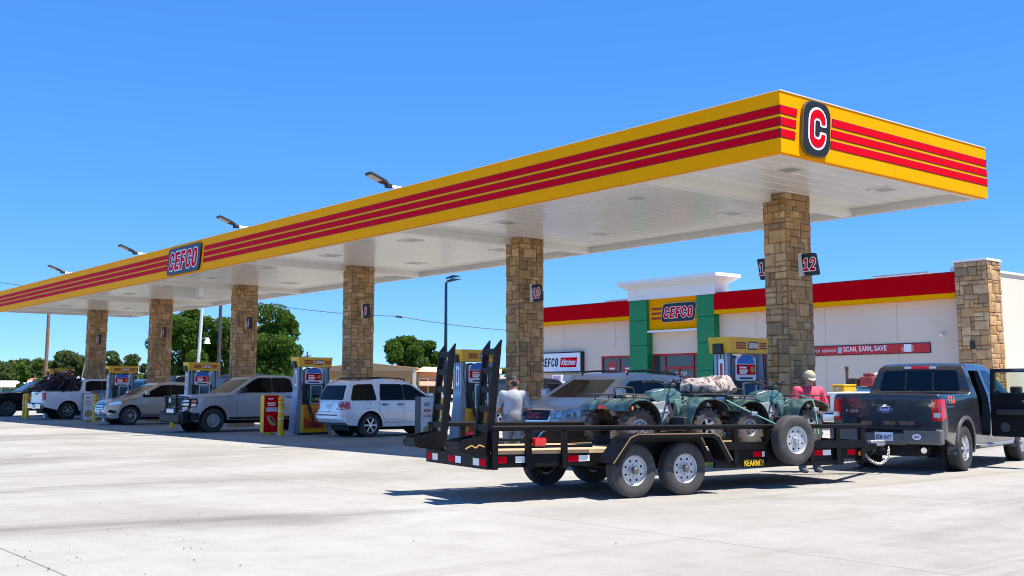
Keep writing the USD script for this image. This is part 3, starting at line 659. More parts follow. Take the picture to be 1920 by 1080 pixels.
# ---------------------------------------------------------------- pickups
def pickup(label, loc, rz, col, *, cab_back=-1.32, wb=3.74, hw=1.02, bedlen=1.75, rim_kind='five', rmat=None, h=1.92, R=.40, front='plain', arch=None, cut=None, bed=True, tail=None, bumper=None, group=None, name='pickup_truck', sides='RL', chromey=True, glass=None):
    a = wb/2; xf = a+.98; xr = -a-1.18
    t = thing(name, label, 'pickup truck', loc, rz, group)
    top = [(xr, 1.30), (xr+.03, 1.36), (cab_back-.03, 1.37), (cab_back+.02, 1.40), (cab_back+.16, h-.07), (cab_back+.32, h-.01), (-.35, h), (.15, h-.02), (.42, h-.09), (1.22, 1.31), (1.5, 1.29), (xf-.35, 1.24), (xf-.12, 1.19), (xf-.02, 1.06), (xf, .60)]
    bot = [(xr, .62), (-a-.55, .46), (-a, .40), (a, .40), (a+.55, .36), (xf-.05, .42), (xf, .55)]
    plan = [(xr, hw-.05), (xr+.15, hw-.01), (-a, hw), (cab_back, hw-.01), (.8, hw-.01), (a, hw), (xf-.55, hw-.03), (xf-.2, hw-.12), (xf, hw-.30)]
    prof = [(.3, .955), (.55, .985), (.95, 1.0), (1.22, .985), (1.36, .955), (h-.12, .80), (h, .77)]
    body = car_body(top, bot, plan, prof, .07, .02)
    ax = [(a, R+.02), (-a, R+.02)]
    bm = mf(arches(body, ax, R+.085, hw))
    if bed: bm = bm - mf(bx(xr+.10, cab_back-.10, -hw+.17, hw-.17, .88, 2.2))
    if cut: bm = cut(bm, dict(a=a, xf=xf, xr=xr, hw=hw, h=h, cb=cab_back))
    body2 = unmf(bm)
    b = mesh('body', body2, col, t, 32)
    liners(t, ax, R+.085, hw)
    for s in sides:
        mesh('bonnet_seam', patch(body, line([(1.1, 1.20), (1.6, 1.17), (xf-.30, 1.145)], .008), s, .0015, .01), darkhole, t)
        mesh('bed_moulding', patch(body, rp([(xr+.1, 1.325), (cab_back-.05, 1.335), (cab_back-.05, 1.365), (xr+.1, 1.355)], .005), s, .012, .02), blackplastic, t, 30)
        mesh('fuel_flap', patch(body, rrect(.19, .19, .03).exterior.buffer(.004) if False else affinity.translate(rrect(.19, .19, .03).difference(rrect(.175, .175, .025)), -1.05-.6, 1.14), s, .0015, .01), darkhole, t)
        mesh('sill_trim', patch(body, rp([(cab_back+.2, .43), (a-.55, .43), (a-.55, .50), (cab_back+.2, .50)], .01), s, .01, .03), blackplastic, t, 30)
    # glazing
    zc0, zc1 = 1.34, h-.10
    rear = rp([(cab_back+.62, zc0), (cab_back+.24, zc0+.02), (cab_back+.30, zc1-.06), (cab_back+.5, zc1), (.0-.32, zc1), (-.32, zc0)], .04)
    fro = rp([(-.25, zc0), (-.25, zc1), (.2, zc1-.01), (.43, zc1-.11), (.98, zc0+.02), (.95, zc0)], .03)
    doors = [[(cab_back+.22, .55), (cab_back+.2, 1.34)], [(-.29, .50), (-.29, 1.34)], [(1.0, .50), (1.05, 1.0), (1.0, 1.33)], [(cab_back+.2, .52), (1.0, .50)], [(cab_back-.015, .5), (cab_back-.015, 1.37)]]
    side_set(t, body, [rear, fro], doors, [(cab_back+.42, 1.17, .10), (-.10, 1.17, .10)], sides=sides, glass=glass)
    ws = rp([(-hw*.80, 1.33), (hw*.80, 1.33), (hw*.71, h-.13), (-hw*.71, h-.13)], .05)
    mesh('windscreen', patch(body, ws, 'F', .006, .012, .1), glass or pm('windscreen_glass', (.022, .027, .025), .04, spec=.32), t, 40)
    if not cut: mesh('rear_window', patch(body, rp([(-hw*.74, 1.42), (hw*.74, 1.42), (hw*.66, h-.14), (-hw*.66, h-.14)], .05), 'B', .006, .012, .1), glass or tint, t, 40)
    if arch: arch_trim(t, body, ax, R+.085, .06, arch, sides=sides)
    # tail
    tb = tail or {}
    bk = mesh('tailgate', patch(body, rp([(-hw+.22, .80), (hw-.22, .80), (hw-.22, 1.335), (-hw+.22, 1.335)], .03), 'B', .015, .03), col, t, 30)
    mesh('tailgate_handle', bx(xr-.03, xr-.012, -.17, .17, 1.18, 1.25), blackplastic, t)
    for s in (-1, 1):
        q = sorted((s*(hw-.20), s*(hw-.03)))
        lm = mesh('tail_light', patch(body, rp([(q[0], .90), (q[1], .90), (q[1], 1.27), (q[0], 1.27)], .02), 'B', .02, .08), redlens, t, 30)
        mesh('tail_light', patch(body, rp([(xr+.03, .92), (xr+.15, .95), (xr+.13, 1.13), (xr+.15, 1.27), (xr+.03, 1.27)], .01), 'L' if s > 0 else 'R', .006, .02), redlens, t, 30)
        mesh('reverse_lens', patch(body, rp([(q[0]+.03, .96), (q[1]-.03, .96), (q[1]-.03, 1.04), (q[0]+.03, 1.04)], .01), 'B', .024, .01), clearlens, lm)
    bp_ = bumper or chrome
    rb = mesh('rear_bumper', [rbx(xr-.15, xr+.06, -hw+.02, -.34, .50, .76, .04), rbx(xr-.15, xr+.06, .34, hw-.02, .50, .76, .04), rbx(xr-.12, xr+.06, -.36, .36, .48, .70, .03)], bp_, t, 40)
    mesh('step_pad', bx(xr-.14, xr, -hw+.1, hw-.1, .762, .775), blackplastic, rb)
    mesh('number_plate', bx(xr-.135, xr-.121, -.16, .16, .55, .70), plate_m, t)
    # front
    gy = hw-.36
    if front == 'guard':
        mesh('grille', rbx(xf-.10, xf+.02, -gy, gy, .74, 1.15, .03), blackplastic, t)
        for z in (.84, .95, 1.06): mesh('grille_bar', bx(xf+.02, xf+.035, -gy+.03, gy-.03, z-.015, z+.015), pm('dark_chrome', (.12, .12, .13), .3, .8), t)
    else:
        mesh('grille', rbx(xf-.08, xf+.015, -gy, gy, .70, 1.12, .03), chrome if chromey else blackplastic, t)
        mesh('grille_mesh', bx(xf+.016, xf+.022, -gy+.06, gy-.06, .75, 1.06), darkhole, t)
    for s in (-1, 1):
        q = sorted((s*(hw-.40), s*(hw-.1)))
        hl = mesh('headlight', patch(body, rp([(q[0], .84), (q[1], .88), (q[1], 1.12), (q[0], 1.12)], .03), 'F', .02, .10), darkhole, t, 30)
        mesh('lamp', patch(body, rp([(q[0]+.04, .88), (q[1]-.05, .91), (q[1]-.05, .98), (q[0]+.04, .97)], .01), 'F', .026, .01), clearlens, hl)
        mesh('lamp', patch(body, rp([(q[0]+.04, 1.01), (q[1]-.05, 1.02), (q[1]-.05, 1.09), (q[0]+.04, 1.09)], .01), 'F', .026, .01), clearlens, hl)
        sd = 'L' if s > 0 else 'R'
        hs = mesh('headlight', patch(body, rp([(xf-.40, 1.13), (xf-.43, 1.0), (xf-.38, .86), (xf-.13, .82), (xf-.10, 1.08), (xf-.2, 1.14)], .02), sd, .012, .03), darkhole, t, 30)
        mesh('indicator', patch(body, rp([(xf-.38, 1.0), (xf-.22, .99), (xf-.22, 1.09), (xf-.36, 1.09)], .01), sd, .016, .01), orange, hs)
        mesh('lamp', patch(body, rp([(xf-.35, .88), (xf-.2, .87), (xf-.18, .96), (xf-.37, .96)], .01), sd, .016, .01), clearlens, hs)
    mesh('front_bumper', [rbx(xf-.16, xf+.08, -hw+.12, hw-.12, .42, .66, .06)]+[rbx(xf-.5, xf-.05, *sorted((s*(hw-.16), s*(hw-.03))), .40, .66, .05) for s in (-1, 1)], bp_ if front != 'guard' else blackplastic, t, 40)
    mirror(t, .92, hw-.06, 1.40, blackplastic, 1.3)
    mesh('chassis', bx(xr+.15, xf-.2, -.5, .5, .28, .5), darkhole, t)
    mesh('antenna', cyl((1.35, -hw+.16, 1.2), (1.2, -hw+.16, 1.95), .005, 5), blackplastic, t)
    for x in (a, -a):
        for s in (-1, 1): put_wheel(t, x, s*(hw-.155), R, .26, R*.56, rim_kind, rmat)
    return t, body, dict(a=a, xf=xf, xr=xr, hw=hw, h=h, cb=cab_back)

# ---------------------------------------------------------------- sport utility vehicles
def suv(label, loc, rz, col, *, L, wb, hw, h, R, ovf, top, bot=None, wins, doors, handles, rim_kind='five', rmat=None, ws, rw, prof=None, arch=None, rack=True, front=None, rear=None, group=None, name='sport_utility_vehicle', cat='SUV', lower=None, wsm=None):
    a = wb/2; xf = a+ovf; xr = xf-L
    t = thing(name, label, cat, loc, rz, group)
    bot = bot or [(xr, .55), (xr+.25, .36), (-a, .30), (a, .30), (xf-.3, .26), (xf-.04, .32), (xf, .5)]
    plan = [(xr, hw-.22), (xr+.08, hw-.12), (xr+.3, hw-.04), (-a, hw), (a, hw), (xf-.5, hw-.05), (xf-.2, hw-.17), (xf-.05, hw-.32), (xf, hw-.42)]
    belt = wins[0].bounds[1]
    prof = prof or [(.25, .94), (.5, .985), (.8, 1.0), (belt, .97), (h-.1, .79), (h, .75)]
    body = car_body(top, bot, plan, prof, .08, .03)
    ax = [(a, R+.01), (-a, R+.01)]
    body2 = arches(body, ax, R+.07, hw)
    mesh('body', body2, col, t, 32); liners(t, ax, R+.07, hw)
    side_set(t, body, wins, doors, handles)
    mesh('windscreen', patch(body, rp(ws, .04), 'F', .006, .012, .1), wsm or pm('windscreen_glass', (.022, .027, .025), .04, spec=.32), t, 40)
    mesh('rear_window', patch(body, rp(rw, .05), 'B', .006, .012, .1), tint, t, 40)
    for s in 'RL':
        c0 = doors[0][0][0]
        mesh('bonnet_seam', patch(body, line([(c0+.15, interp(top, c0+.3)-.10), (c0+.6, interp(top, c0+.6)-.085), (xf-.45, interp(top, xf-.45)-.075)], .008), s, .0015, .01), darkhole, t)
        mesh('side_moulding', patch(body, rp([(-a+R+.12, .55), (a-R-.12, .54), (a-R-.12, .585), (-a+R+.12, .60)], .01), s, .010, .02), col, t, 30)
        if s == 'R': mesh('fuel_flap', patch(body, affinity.translate(rrect(.17, .17, .03).difference(rrect(.155, .155, .025)), -a-.1, belt-.17), s, .0015, .01), darkhole, t)
    mesh('number_plate_front', patch(body, rp([(-.15, .42), (.15, .42), (.15, .54), (-.15, .54)], .01), 'F', .06, .02), plate_m, t)
    if arch: arch_trim(t, body, ax, R+.07, .045, arch, .012)
    if lower: 
        for s in 'RL': mesh('sill', patch(body, rp([(-a+R+.1, .31), (a-R-.1, .31), (a-R-.1, .42), (-a+R+.1, .42)], .01), s, .012, .03), lower, t, 30)
        mesh('lower_bumper', patch(body, rp([(-hw+.3, .34), (hw-.3, .34), (hw-.35, .48), (-hw+.35, .48)], .02), 'F', .015, .05), lower, t, 30)
    if rack:
        for s in (-1, 1):
            x0, x1 = rack if isinstance(rack, tuple) else (-a-.3, .1)
            zt = lambda x: interp(top, x)+.012
            P = [(x0, s*hw*.66, zt(x0)), (x0+.12, s*hw*.66, zt(x0)+.06), ((x0+x1)/2, s*hw*.66, zt((x0+x1)/2)+.07), (x1-.12, s*hw*.66, zt(x1-.12)+.055), (x1, s*hw*.66, zt(x1))]
            mesh('roof_rail', tube(spline(P, 5), .022, 6), blackplastic if rack is True else steel, t, 40)
    mirror(t, doors[0][0][0]-.12, hw-.10, belt+.10, col)
    for x in (a, -a):
        for s in (-1, 1): put_wheel(t, x, s*(hw-.13), R, .23, R*.66, rim_kind, rmat)
    mesh('underbody', bx(xr+.4, xf-.4, -.55, .55, .2, .34), darkhole, t)
    return t, body, dict(a=a, xf=xf, xr=xr, hw=hw, h=h)
# ---------------------------------------------------------------- vehicles: the ones in the picture
silver = paint('silver_paint', (.40, .41, .435), .3, .36)
whitep = paint('white_paint', (.76, .77, .79), 0, .3)
beige = paint('beige_paint', (.47, .41, .35), .35, .34)
bluegrey = pm('bluegrey_paint', (.42, .42, .43), .4, .2, coat=.3, coatr=.1, var=.12, vscale=2)
blackp = pm('black_paint', (.010, .010, .012), .4, spec=.12, coat=.12, coatr=.1)
charcoal = paint('charcoal_paint', (.028, .029, .034), .3, .26)
dgrey = pm('bumper_grey', (.09, .09, .095), .5)

# white SUV seen from behind
t, b, d = suv('white boxy SUV seen from behind, parked between two stone pillars', (-29.15, 18.95, 0), PI/2, whitep, L=4.44, wb=2.62, hw=.90, h=1.72, R=.355, ovf=.87,
    top=[(-2.26, .78), (-2.255, 1.02), (-2.20, 1.08), (-2.12, 1.32), (-1.99, 1.60), (-1.86, 1.68), (-1.5, 1.71), (-.6, 1.72), (0, 1.69), (.25, 1.63), (1.05, 1.13), (1.4, 1.08), (1.95, 1.0), (2.12, .9), (2.18, .6)],
    wins=[rp([(-1.98, 1.12), (-1.84, 1.53), (-1.72, 1.57), (-1.2, 1.58), (-1.12, 1.12)], .04), rp([(-.98, 1.12), (-.9, 1.58), (-.14, 1.58), (-.14, 1.12)], .03), rp([(-.08, 1.12), (-.08, 1.58), (.2, 1.56), (.82, 1.16), (.8, 1.12)], .03)],
    doors=[[(.92, .45), (.92, 1.1)], [(-.11, .42), (-.11, 1.12)], [(-1.02, 1.1), (-1.02, .8), (-.78, .48)], [(-.85, .44), (.9, .42)]], handles=[(-.25, .98, .10), (-1.0+.18, .98, .10)],
    ws=[(-.68, 1.18), (.68, 1.18), (.58, 1.56), (-.58, 1.56)], rw=[(-.72, 1.12), (.72, 1.12), (.60, 1.56), (-.60, 1.56)], rack=True, rim_kind='six')
P4 = lambda y0, y1, z0, z1: [(y0, z0), (y1, z0), (y1, z1), (y0, z1)]
for s in (-1, 1):
    tl = mesh('tail_light', patch(b, rp(P4(*sorted((s*.58, s*.80)), .83, 1.07), .02), 'B', .02, .10), redlens, t, 30)
    mesh('tail_light', patch(b, rp([(-2.17, .84), (-2.0, .86), (-2.03, 1.06), (-2.17, 1.06)], .02), 'L' if s > 0 else 'R', .008, .03), redlens, t, 30)
    for z in (.87, 1.02): mesh('clear_strip', patch(b, rp(P4(*sorted((s*.62, s*.78)), z-.02, z+.02), .008), 'B', .024, .01), clearlens, tl)
    mesh('headlight', patch(b, rp(P4(*sorted((s*.42, s*.68)), .72, .92), .03), 'F', .01, .05), clearlens, t, 30)
mesh('rear_bumper', patch(b, rp(P4(-.78, .78, .44, .72), .05), 'B', .07, .12), whitep, t, 30)
mesh('bumper_pad', patch(b, rp(P4(-.62, .62, .645, .685), .01), 'B', .076, .02), dgrey, t, 30)
mesh('lower_cladding', patch(b, rp(P4(-.7, .7, .36, .45), .03), 'B', .05, .1), dgrey, t, 30)
mesh('hatch_seam', patch(b, line([(-.66, 1.06), (-.66, .76), (.66, .76), (.66, 1.06)]), 'B', .002, .01), darkhole, t)
mesh('number_plate', patch(b, rp(P4(-.15, .15, .86, .99), .01), 'B', .008, .01), plate_m, t)
mesh('plate_recess_lip', patch(b, rp(P4(-.26, .26, 1.0, 1.035), .01), 'B', .03, .04), whitep, t, 30)
mesh('badge', patch(b, rp(P4(-.55, -.43, .84, .865), .005), 'B', .006, .01), dgrey, t)
mesh('badge', patch(b, Point(0, .80).buffer(.035), 'B', .008, .01), steel, t)
mesh('wiper', tube([(-2.15, .0, 1.14), (-2.12, -.3, 1.17), (-2.09, -.5, 1.22)], .009, 5), blackplastic, t)
mesh('grille', patch(b, rp(P4(-.4, .4, .62, .88), .03), 'F', .01, .05), chrome, t, 30)

# silver pickup with grille guard
def guard(t, d):
    xf = d['xf']; g = mesh('grille_guard', [rbx(xf+.05, xf+.13, s*.43-.04, s*.43+.04, .36, 1.25, .03) for s in (-1, 1)] +
        [cyl((xf+.10, -.43, z), (xf+.10, .43, z), .022, 10) for z in (.66, .80, .94, 1.08, 1.19)] + [rbx(xf+.03, xf+.17, -.85, .85, .34, .62, .04)] , pm('guard_black', (.012, .012, .013), .5, spec=.2), t, 35)
    for s in (-1, 1):
        loop = [(xf+.09, s*.45, 1.20), (xf+.06, s*.75, 1.19), (xf-.05, s*.95, 1.16), (xf-.14, s*1.04, 1.0), (xf-.08, s*.98, .76), (xf+.05, s*.7, .66), (xf+.09, s*.45, .66)]
        mesh('guard_loop', tube(spline(loop, 6), .024, 8), pm('guard_black', (.012, .012, .013), .5, spec=.2), g, 40)
        mesh('guard_bar', cyl((xf+.07, s*.45, .9), (xf-.10, s*.98, .88), .018, 8), pm('guard_black', (.012, .012, .013), .5, spec=.2), g)
        mesh('guard_plate', rbx(xf-.22, xf+.12, *sorted((s*.46, s*1.0)), .33, .70, .05), pm('guard_black', (.012, .012, .013), .5, spec=.2), g, 30)
    mesh('winch', rbx(xf+.02, xf+.15, -.3, .3, .63, .8, .03), steel, g); mesh('toll_tag', bx(xf+.131, xf+.138, -.12, .03, 1.0, 1.13), plate_m, g)
t, b, d = pickup('silver crew cab pickup facing left with a black grille guard', (-35.62, 17.30, 0), -PI/2, silver, hw=1.03, front='guard', rim_kind='steel', rmat=pm('steel_wheel', (.42, .42, .43), .45, .6), arch=None)
guard(t, d)

# beige crossover
t, b, d = suv('beige crossover facing left in front of the silver pickup', (-44.85, 17.43, 0), -PI/2, beige, L=4.78, wb=2.85, hw=.965, h=1.74, R=.37, ovf=.93,
    top=[(-2.42, .75), (-2.42, 1.0), (-2.3, 1.15), (-2.05, 1.45), (-1.75, 1.62), (-1.3, 1.69), (-.5, 1.735), (-.1, 1.73), (.2, 1.67), (1.2, 1.16), (1.5, 1.10), (2.05, 1.0), (2.25, .92), (2.33, .80), (2.36, .55)],
    wins=[rp([(-1.95, 1.22), (-1.7, 1.46), (-1.2, 1.55), (-1.2, 1.18)], .04), rp([(-1.14, 1.18), (-1.14, 1.56), (-.28, 1.60), (-.28, 1.15)], .02), rp([(-.22, 1.15), (-.22, 1.60), (.12, 1.58), (.95, 1.17), (.93, 1.13)], .03)],
    doors=[[(.95, .42), (1.0, 1.1)], [(-.25, .40), (-.25, 1.15)], [(-1.2, 1.15), (-1.2, .8), (-.98, .46)], [(-1.0, .42), (.95, .40)]], handles=[(-.05, .98, .10), (-1.0, 1.0, .10)],
    ws=[(-.72, 1.20), (.72, 1.20), (.58, 1.61), (-.58, 1.61)], rw=[(-.65, 1.15), (.65, 1.15), (.55, 1.5), (-.55, 1.5)], rack=False, rim_kind='multi', lower=dgrey)
for s in (-1, 1):
    sd = 'L' if s > 0 else 'R'
    hl = mesh('headlight', patch(b, rp([(1.62, .96), (1.72, .86), (2.1, .82), (2.28, .80), (2.2, .90), (1.9, .97)], .02), sd, .012, .04), clearlens, t, 30)
    mesh('indicator', patch(b, rp([(1.62, .955), (1.71, .87), (1.82, .87), (1.78, .96)], .01), sd, .017, .02), orange, hl)
    fo = mesh('fog_recess', patch(b, rp([(1.95, .48), (2.26, .50), (2.22, .62), (2.02, .58)], .02), sd, .008, .03), darkhole, t, 30)
    mesh('fog_trim', patch(b, rp([(1.93, .445), (2.26, .455), (2.26, .48), (1.95, .475)], .005), sd, .014, .03), chrome, fo)
    mesh('tail_light', patch(b, rp(P4(*sorted((s*.4, s*.72)), .95, 1.1), .03), 'B', .01, .05), redlens, t, 30)
gm = mesh('grille', patch(b, rp([(-.42, .62), (.42, .62), (.5, .78), (.42, .88), (-.42, .88), (-.5, .78)], .03), 'F', .012, .05), darkhole, t, 30)
for z in (.66, .725, .79, .85): mesh('grille_bar', patch(b, rp(P4(-.44, .44, z-.014, z+.014), .006), 'F', .022, .02), chrome, gm)
mesh('number_plate', patch(b, rp(P4(-.16, .16, .46, .58), .01), 'F', .03, .02), plate_m, t)

# grey SUV behind the trailer
t, b, d = suv('dusty blue-grey SUV with black oval grille, facing left behind the trailer', (-17.9, 17.5, 0), -PI/2+.12, bluegrey, L=5.1, wb=3.02, hw=1.0, h=1.80, R=.38, ovf=.98,
    top=[(-2.6, .8), (-2.6, 1.05), (-2.5, 1.2), (-2.3, 1.52), (-2.1, 1.68), (-1.7, 1.76), (-.6, 1.80), (0, 1.775), (.35, 1.70), (1.28, 1.23), (1.6, 1.17), (2.15, 1.08), (2.36, 1.0), (2.46, .88), (2.49, .55)],
    wins=[rp([(-2.2, 1.28), (-2.02, 1.56), (-1.25, 1.60), (-1.42, 1.26)], .04), rp([(-1.18, 1.26), (-1.05, 1.61), (-.3, 1.63), (-.3, 1.24)], .03), rp([(-.24, 1.24), (-.24, 1.63), (.2, 1.60), (1.0, 1.24), (.98, 1.21)], .03)],
    doors=[[(1.02, .42), (1.07, 1.18)], [(-.27, .40), (-.27, 1.24)], [(-1.3, 1.24), (-1.3, .85), (-1.05, .46)], [(-1.05, .42), (1.02, .40)]], handles=[(-.08, 1.05, .10), (-1.08, 1.08, .10)],
    ws=[(-.76, 1.27), (.76, 1.27), (.62, 1.66), (-.62, 1.66)], rw=[(-.68, 1.25), (.68, 1.25), (.58, 1.6), (-.58, 1.6)], rack=True, rim_kind='multi', lower=dgrey)
for s in (-1, 1):
    hl = mesh('headlight', patch(b, rp([(s*.50, .80), (s*.84, .86), (s*.86, 1.0), (s*.78, 1.06), (s*.56, 1.0)], .02), 'F', .014, .06), pm('lamp_glass', (.25, .3, .33), .06, .4, coat=1.0), t, 30)
    mesh('lamp', patch(b, Point(s*.66, .91).buffer(.05), 'F', .02, .02), clearlens, hl)
    sd = 'L' if s > 0 else 'R'
    mesh('headlight', patch(b, rp([(1.80, 1.03), (1.85, .92), (2.2, .84), (2.36, .84), (2.3, .98), (2.1, 1.03)], .02), sd, .012, .04), pm('lamp_glass', (.25, .3, .33), .06, .4, coat=1.0), t, 30)
    mesh('fog_lamp', patch(b, Point(s*.66, .5).buffer(.07), 'F', .012, .04), clearlens, t, 30)
    mesh('tail_light', patch(b, rp(P4(*sorted((s*.4, s*.76)), 1.0, 1.15), .03), 'B', .01, .05), redlens, t, 30)
gr = mesh('grille', patch(b, affinity.translate(rrect(.94, .27, .09), 0, .90), 'F', .03, .06), chrome, t, 30)
mesh('grille_mesh', patch(b, affinity.translate(rrect(.86, .21, .07), 0, .90), 'F', .036, .02), darkhole, gr)
tx = centre(tpoly('GMC', .11, True)); mesh('letters', patch(b, affinity.scale(affinity.translate(tx, 0, .90), 1, 1), 'F', .046, .012), pm('badge_red', (.5, .05, .08), .3), gr)
mesh('front_bumper', patch(b, rp(P4(-.8, .8, .36, .68), .06), 'F', .05, .10), bluegrey, t, 30)
mesh('wiper', tube([(1.12, .5, 1.30), (1.0, .1, 1.38)], .01, 5), blackplastic, t); mesh('wiper', tube([(1.12, -.1, 1.30), (1.0, -.55, 1.36)], .01, 5), blackplastic, t)

# white pickup with the heaped bed
t, b, d = pickup('white pickup seen from behind with a heap of dark bikes in its bed', (-55.0, 19.75, 0), PI/2, whitep, hw=1.02, rim_kind='six', chromey=False)
t.GetAttribute('xformOp:translate').Set(Gf.Vec3d(-54.9, 18.5, 0))
rng = random.Random(3)
heap = thing('bike_heap', 'dark tangled heap of bicycles piled in the bed of the white pickup', 'bicycles', (-54.9, 16.35, .9), PI/2)
for k in range(17):
    x, y = rng.uniform(-.75, .7), rng.uniform(-.55, .55); z = rng.uniform(.35, .95); a = rng.uniform(0, PI); tl = rng.uniform(.2, 1.2)
    c = [pm('bike_black', (.02, .02, .025), .4), pm('bike_navy', (.03, .04, .09), .35), pm('bike_maroon', (.12, .02, .03), .35), pm('bike_grey', (.2, .2, .22), .3, .6)][k % 4]
    T = trimesh.transformations.compose_matrix(translate=(x, y, z), angles=(tl, rng.uniform(-.5, .5), a))
    wl = []
    for s in (-.48, .48):
        q = [(s+.31*math.cos(w), 0, .31*math.sin(w)) for w in np.linspace(0, 2*PI, 15)]; wl.append(tube(q, .034, 5))
        wl += [cyl((s-.3*math.cos(w), 0, -.3*math.sin(w)), (s+.3*math.cos(w), 0, .3*math.sin(w)), .004, 4) for w in (0, .8, 1.6, 2.4)]
    fr = [cyl(p, q, .028, 6) for p, q in [((-.48, 0, 0), (-.15, 0, .42)), ((-.15, 0, .42), (.36, 0, .45)), ((.36, 0, .45), (.48, 0, 0)), ((-.15, 0, .42), (0, 0, -.02)), ((0, 0, -.02), (.36, 0, .4)), ((-.48, 0, 0), (0, 0, -.02)), ((.36, 0, .4), (.33, 0, .58)), ((.33, -.25, .6), (.33, .25, .6))]] + [rbx(-.28, -.05, -.06, .06, .45, .5, .02)]
    m = cat_(wl); m.apply_transform(T); f = mesh('bicycle_wheels', m, rubber, heap); m = cat_(fr); m.apply_transform(T); mesh('bicycle_frame', m, c, heap)
for k in range(14):
    m = trimesh.creation.icosphere(2, .30); m.vertices = m.vertices*(1+.35*(meshkit.fbm(m.vertices*5+k*7)-.5)[:, None])*[1.2, 1, .75]; m.apply_translation([rng.uniform(-.7, .6), rng.uniform(-.5, .5), rng.uniform(.2, .72)])
    mesh('bag', m, [pm('bag_black', (.015, .015, .018), .7), pm('bag_purple', (.08, .03, .1), .6)][k % 2], heap, True)

# black pickup, far left; dark pickup seen from behind; other cars in the background
pickup('glossy black pickup at the far left edge, facing left', (-62.45, 17.75, 0), -PI/2, blackp, hw=1.02, rim_kind='six', rmat=pm('dark_alloy', (.3, .3, .32), .25, .9), R=.42, chromey=False)
pickup('dark grey pickup showing its tailgate behind the beige crossover', (-52.1, 20.45, 0), PI/2, paint('slate_paint', (.07, .068, .066), .3, .3), hw=1.02, rim_kind='six', chromey=False, h=1.9)
pickup('tall black pickup mostly hidden behind the beige crossover and the pump', (-62.5, 25.5, 0), -PI/2, blackp, hw=1.02, rim_kind='six', R=.46, h=2.25, chromey=False)
ESC_TOP = [(-2.26, .78), (-2.255, 1.02), (-2.20, 1.08), (-2.12, 1.32), (-1.99, 1.60), (-1.86, 1.68), (-1.5, 1.71), (-.6, 1.72), (0, 1.69), (.25, 1.63), (1.05, 1.13), (1.4, 1.08), (1.95, 1.0), (2.12, .9), (2.18, .6)]
def small_suv(label, loc, rz, col, h=0.0, group=None):
    tp = [(x, z+(h*(z-.6) if z > .6 else 0)) for x, z in ESC_TOP]; k = 1+h*.6
    W = lambda P: rp([(x, z*k) for x, z in P], .03)
    return suv(label, loc, rz, col, L=4.44, wb=2.62, hw=.92, h=tp[7][1], R=.36, ovf=.87, top=tp,
        wins=[W([(-1.98, 1.12), (-1.84, 1.53), (-1.2, 1.55), (-1.12, 1.12)]), W([(-.98, 1.12), (-.9, 1.55), (-.14, 1.55), (-.14, 1.12)]), W([(-.08, 1.12), (-.08, 1.55), (.2, 1.53), (.82, 1.16), (.8, 1.12)])],
        doors=[[(.92, .45), (.92, 1.1)], [(-.11, .42), (-.11, 1.12)]], handles=[(-.25, .98, .10), (-.82, .98, .10)], ws=[(-.68, 1.18*k), (.68, 1.18*k), (.58, 1.54*k), (-.58, 1.54*k)], rw=[(-.7, 1.12*k), (.7, 1.12*k), (.60, 1.54*k), (-.60, 1.54*k)], rack=False, lower=dgrey, group=group)
for lab, x, y, rz, c, h in [('dark maroon-black SUV roof peeking above the silver pickup windscreen', -54.6, 25.2, -PI/2, blackp, .5), ('grey SUV half hidden between the pump and the white SUV', -43.3, 25.0, PI/2, paint('grey_paint', (.2, .2, .21), .4, .3), .08),
                    ('black SUV standing beyond the pump, left of the man in grey', -31.6, 25.8, -PI/2, blackp, .12)]:
    t, b, d = small_suv(lab, (x, y, 0), rz, c, h)
    for s in (-1, 1): mesh('headlight', patch(b, rp(P4(*sorted((s*.42, s*.68)), .74, .92), .03), 'F', .01, .05), clearlens, t, 30); mesh('tail_light', patch(b, rp(P4(*sorted((s*.58, s*.80)), .84, 1.05), .02), 'B', .012, .06), redlens, t, 30)
far = [('blue car parked beside the tan metal building', -56.0, 46.5, .6, paint('blue_paint', (.04, .09, .25), .2, .3)), ('red car parked beside the tan metal building', -60.0, 50.5, .6, paint('red_paint', (.4, .02, .03), 0, .3)), ('small white van roofed car by the tan building, left of the ramps', -64.5, 48.8, .9, whitep)]
for lab, x, y, rz, c in far:
    t, b, d = small_suv(lab, (x, y, 0), rz, c, -.1)
    for s in (-1, 1): mesh('headlight', patch(b, rp(P4(*sorted((s*.42, s*.68)), .74, .88), .03), 'F', .01, .05), clearlens, t, 30); mesh('tail_light', patch(b, rp(P4(*sorted((s*.58, s*.80)), .84, 1.0), .02), 'B', .012, .06), redlens, t, 30)

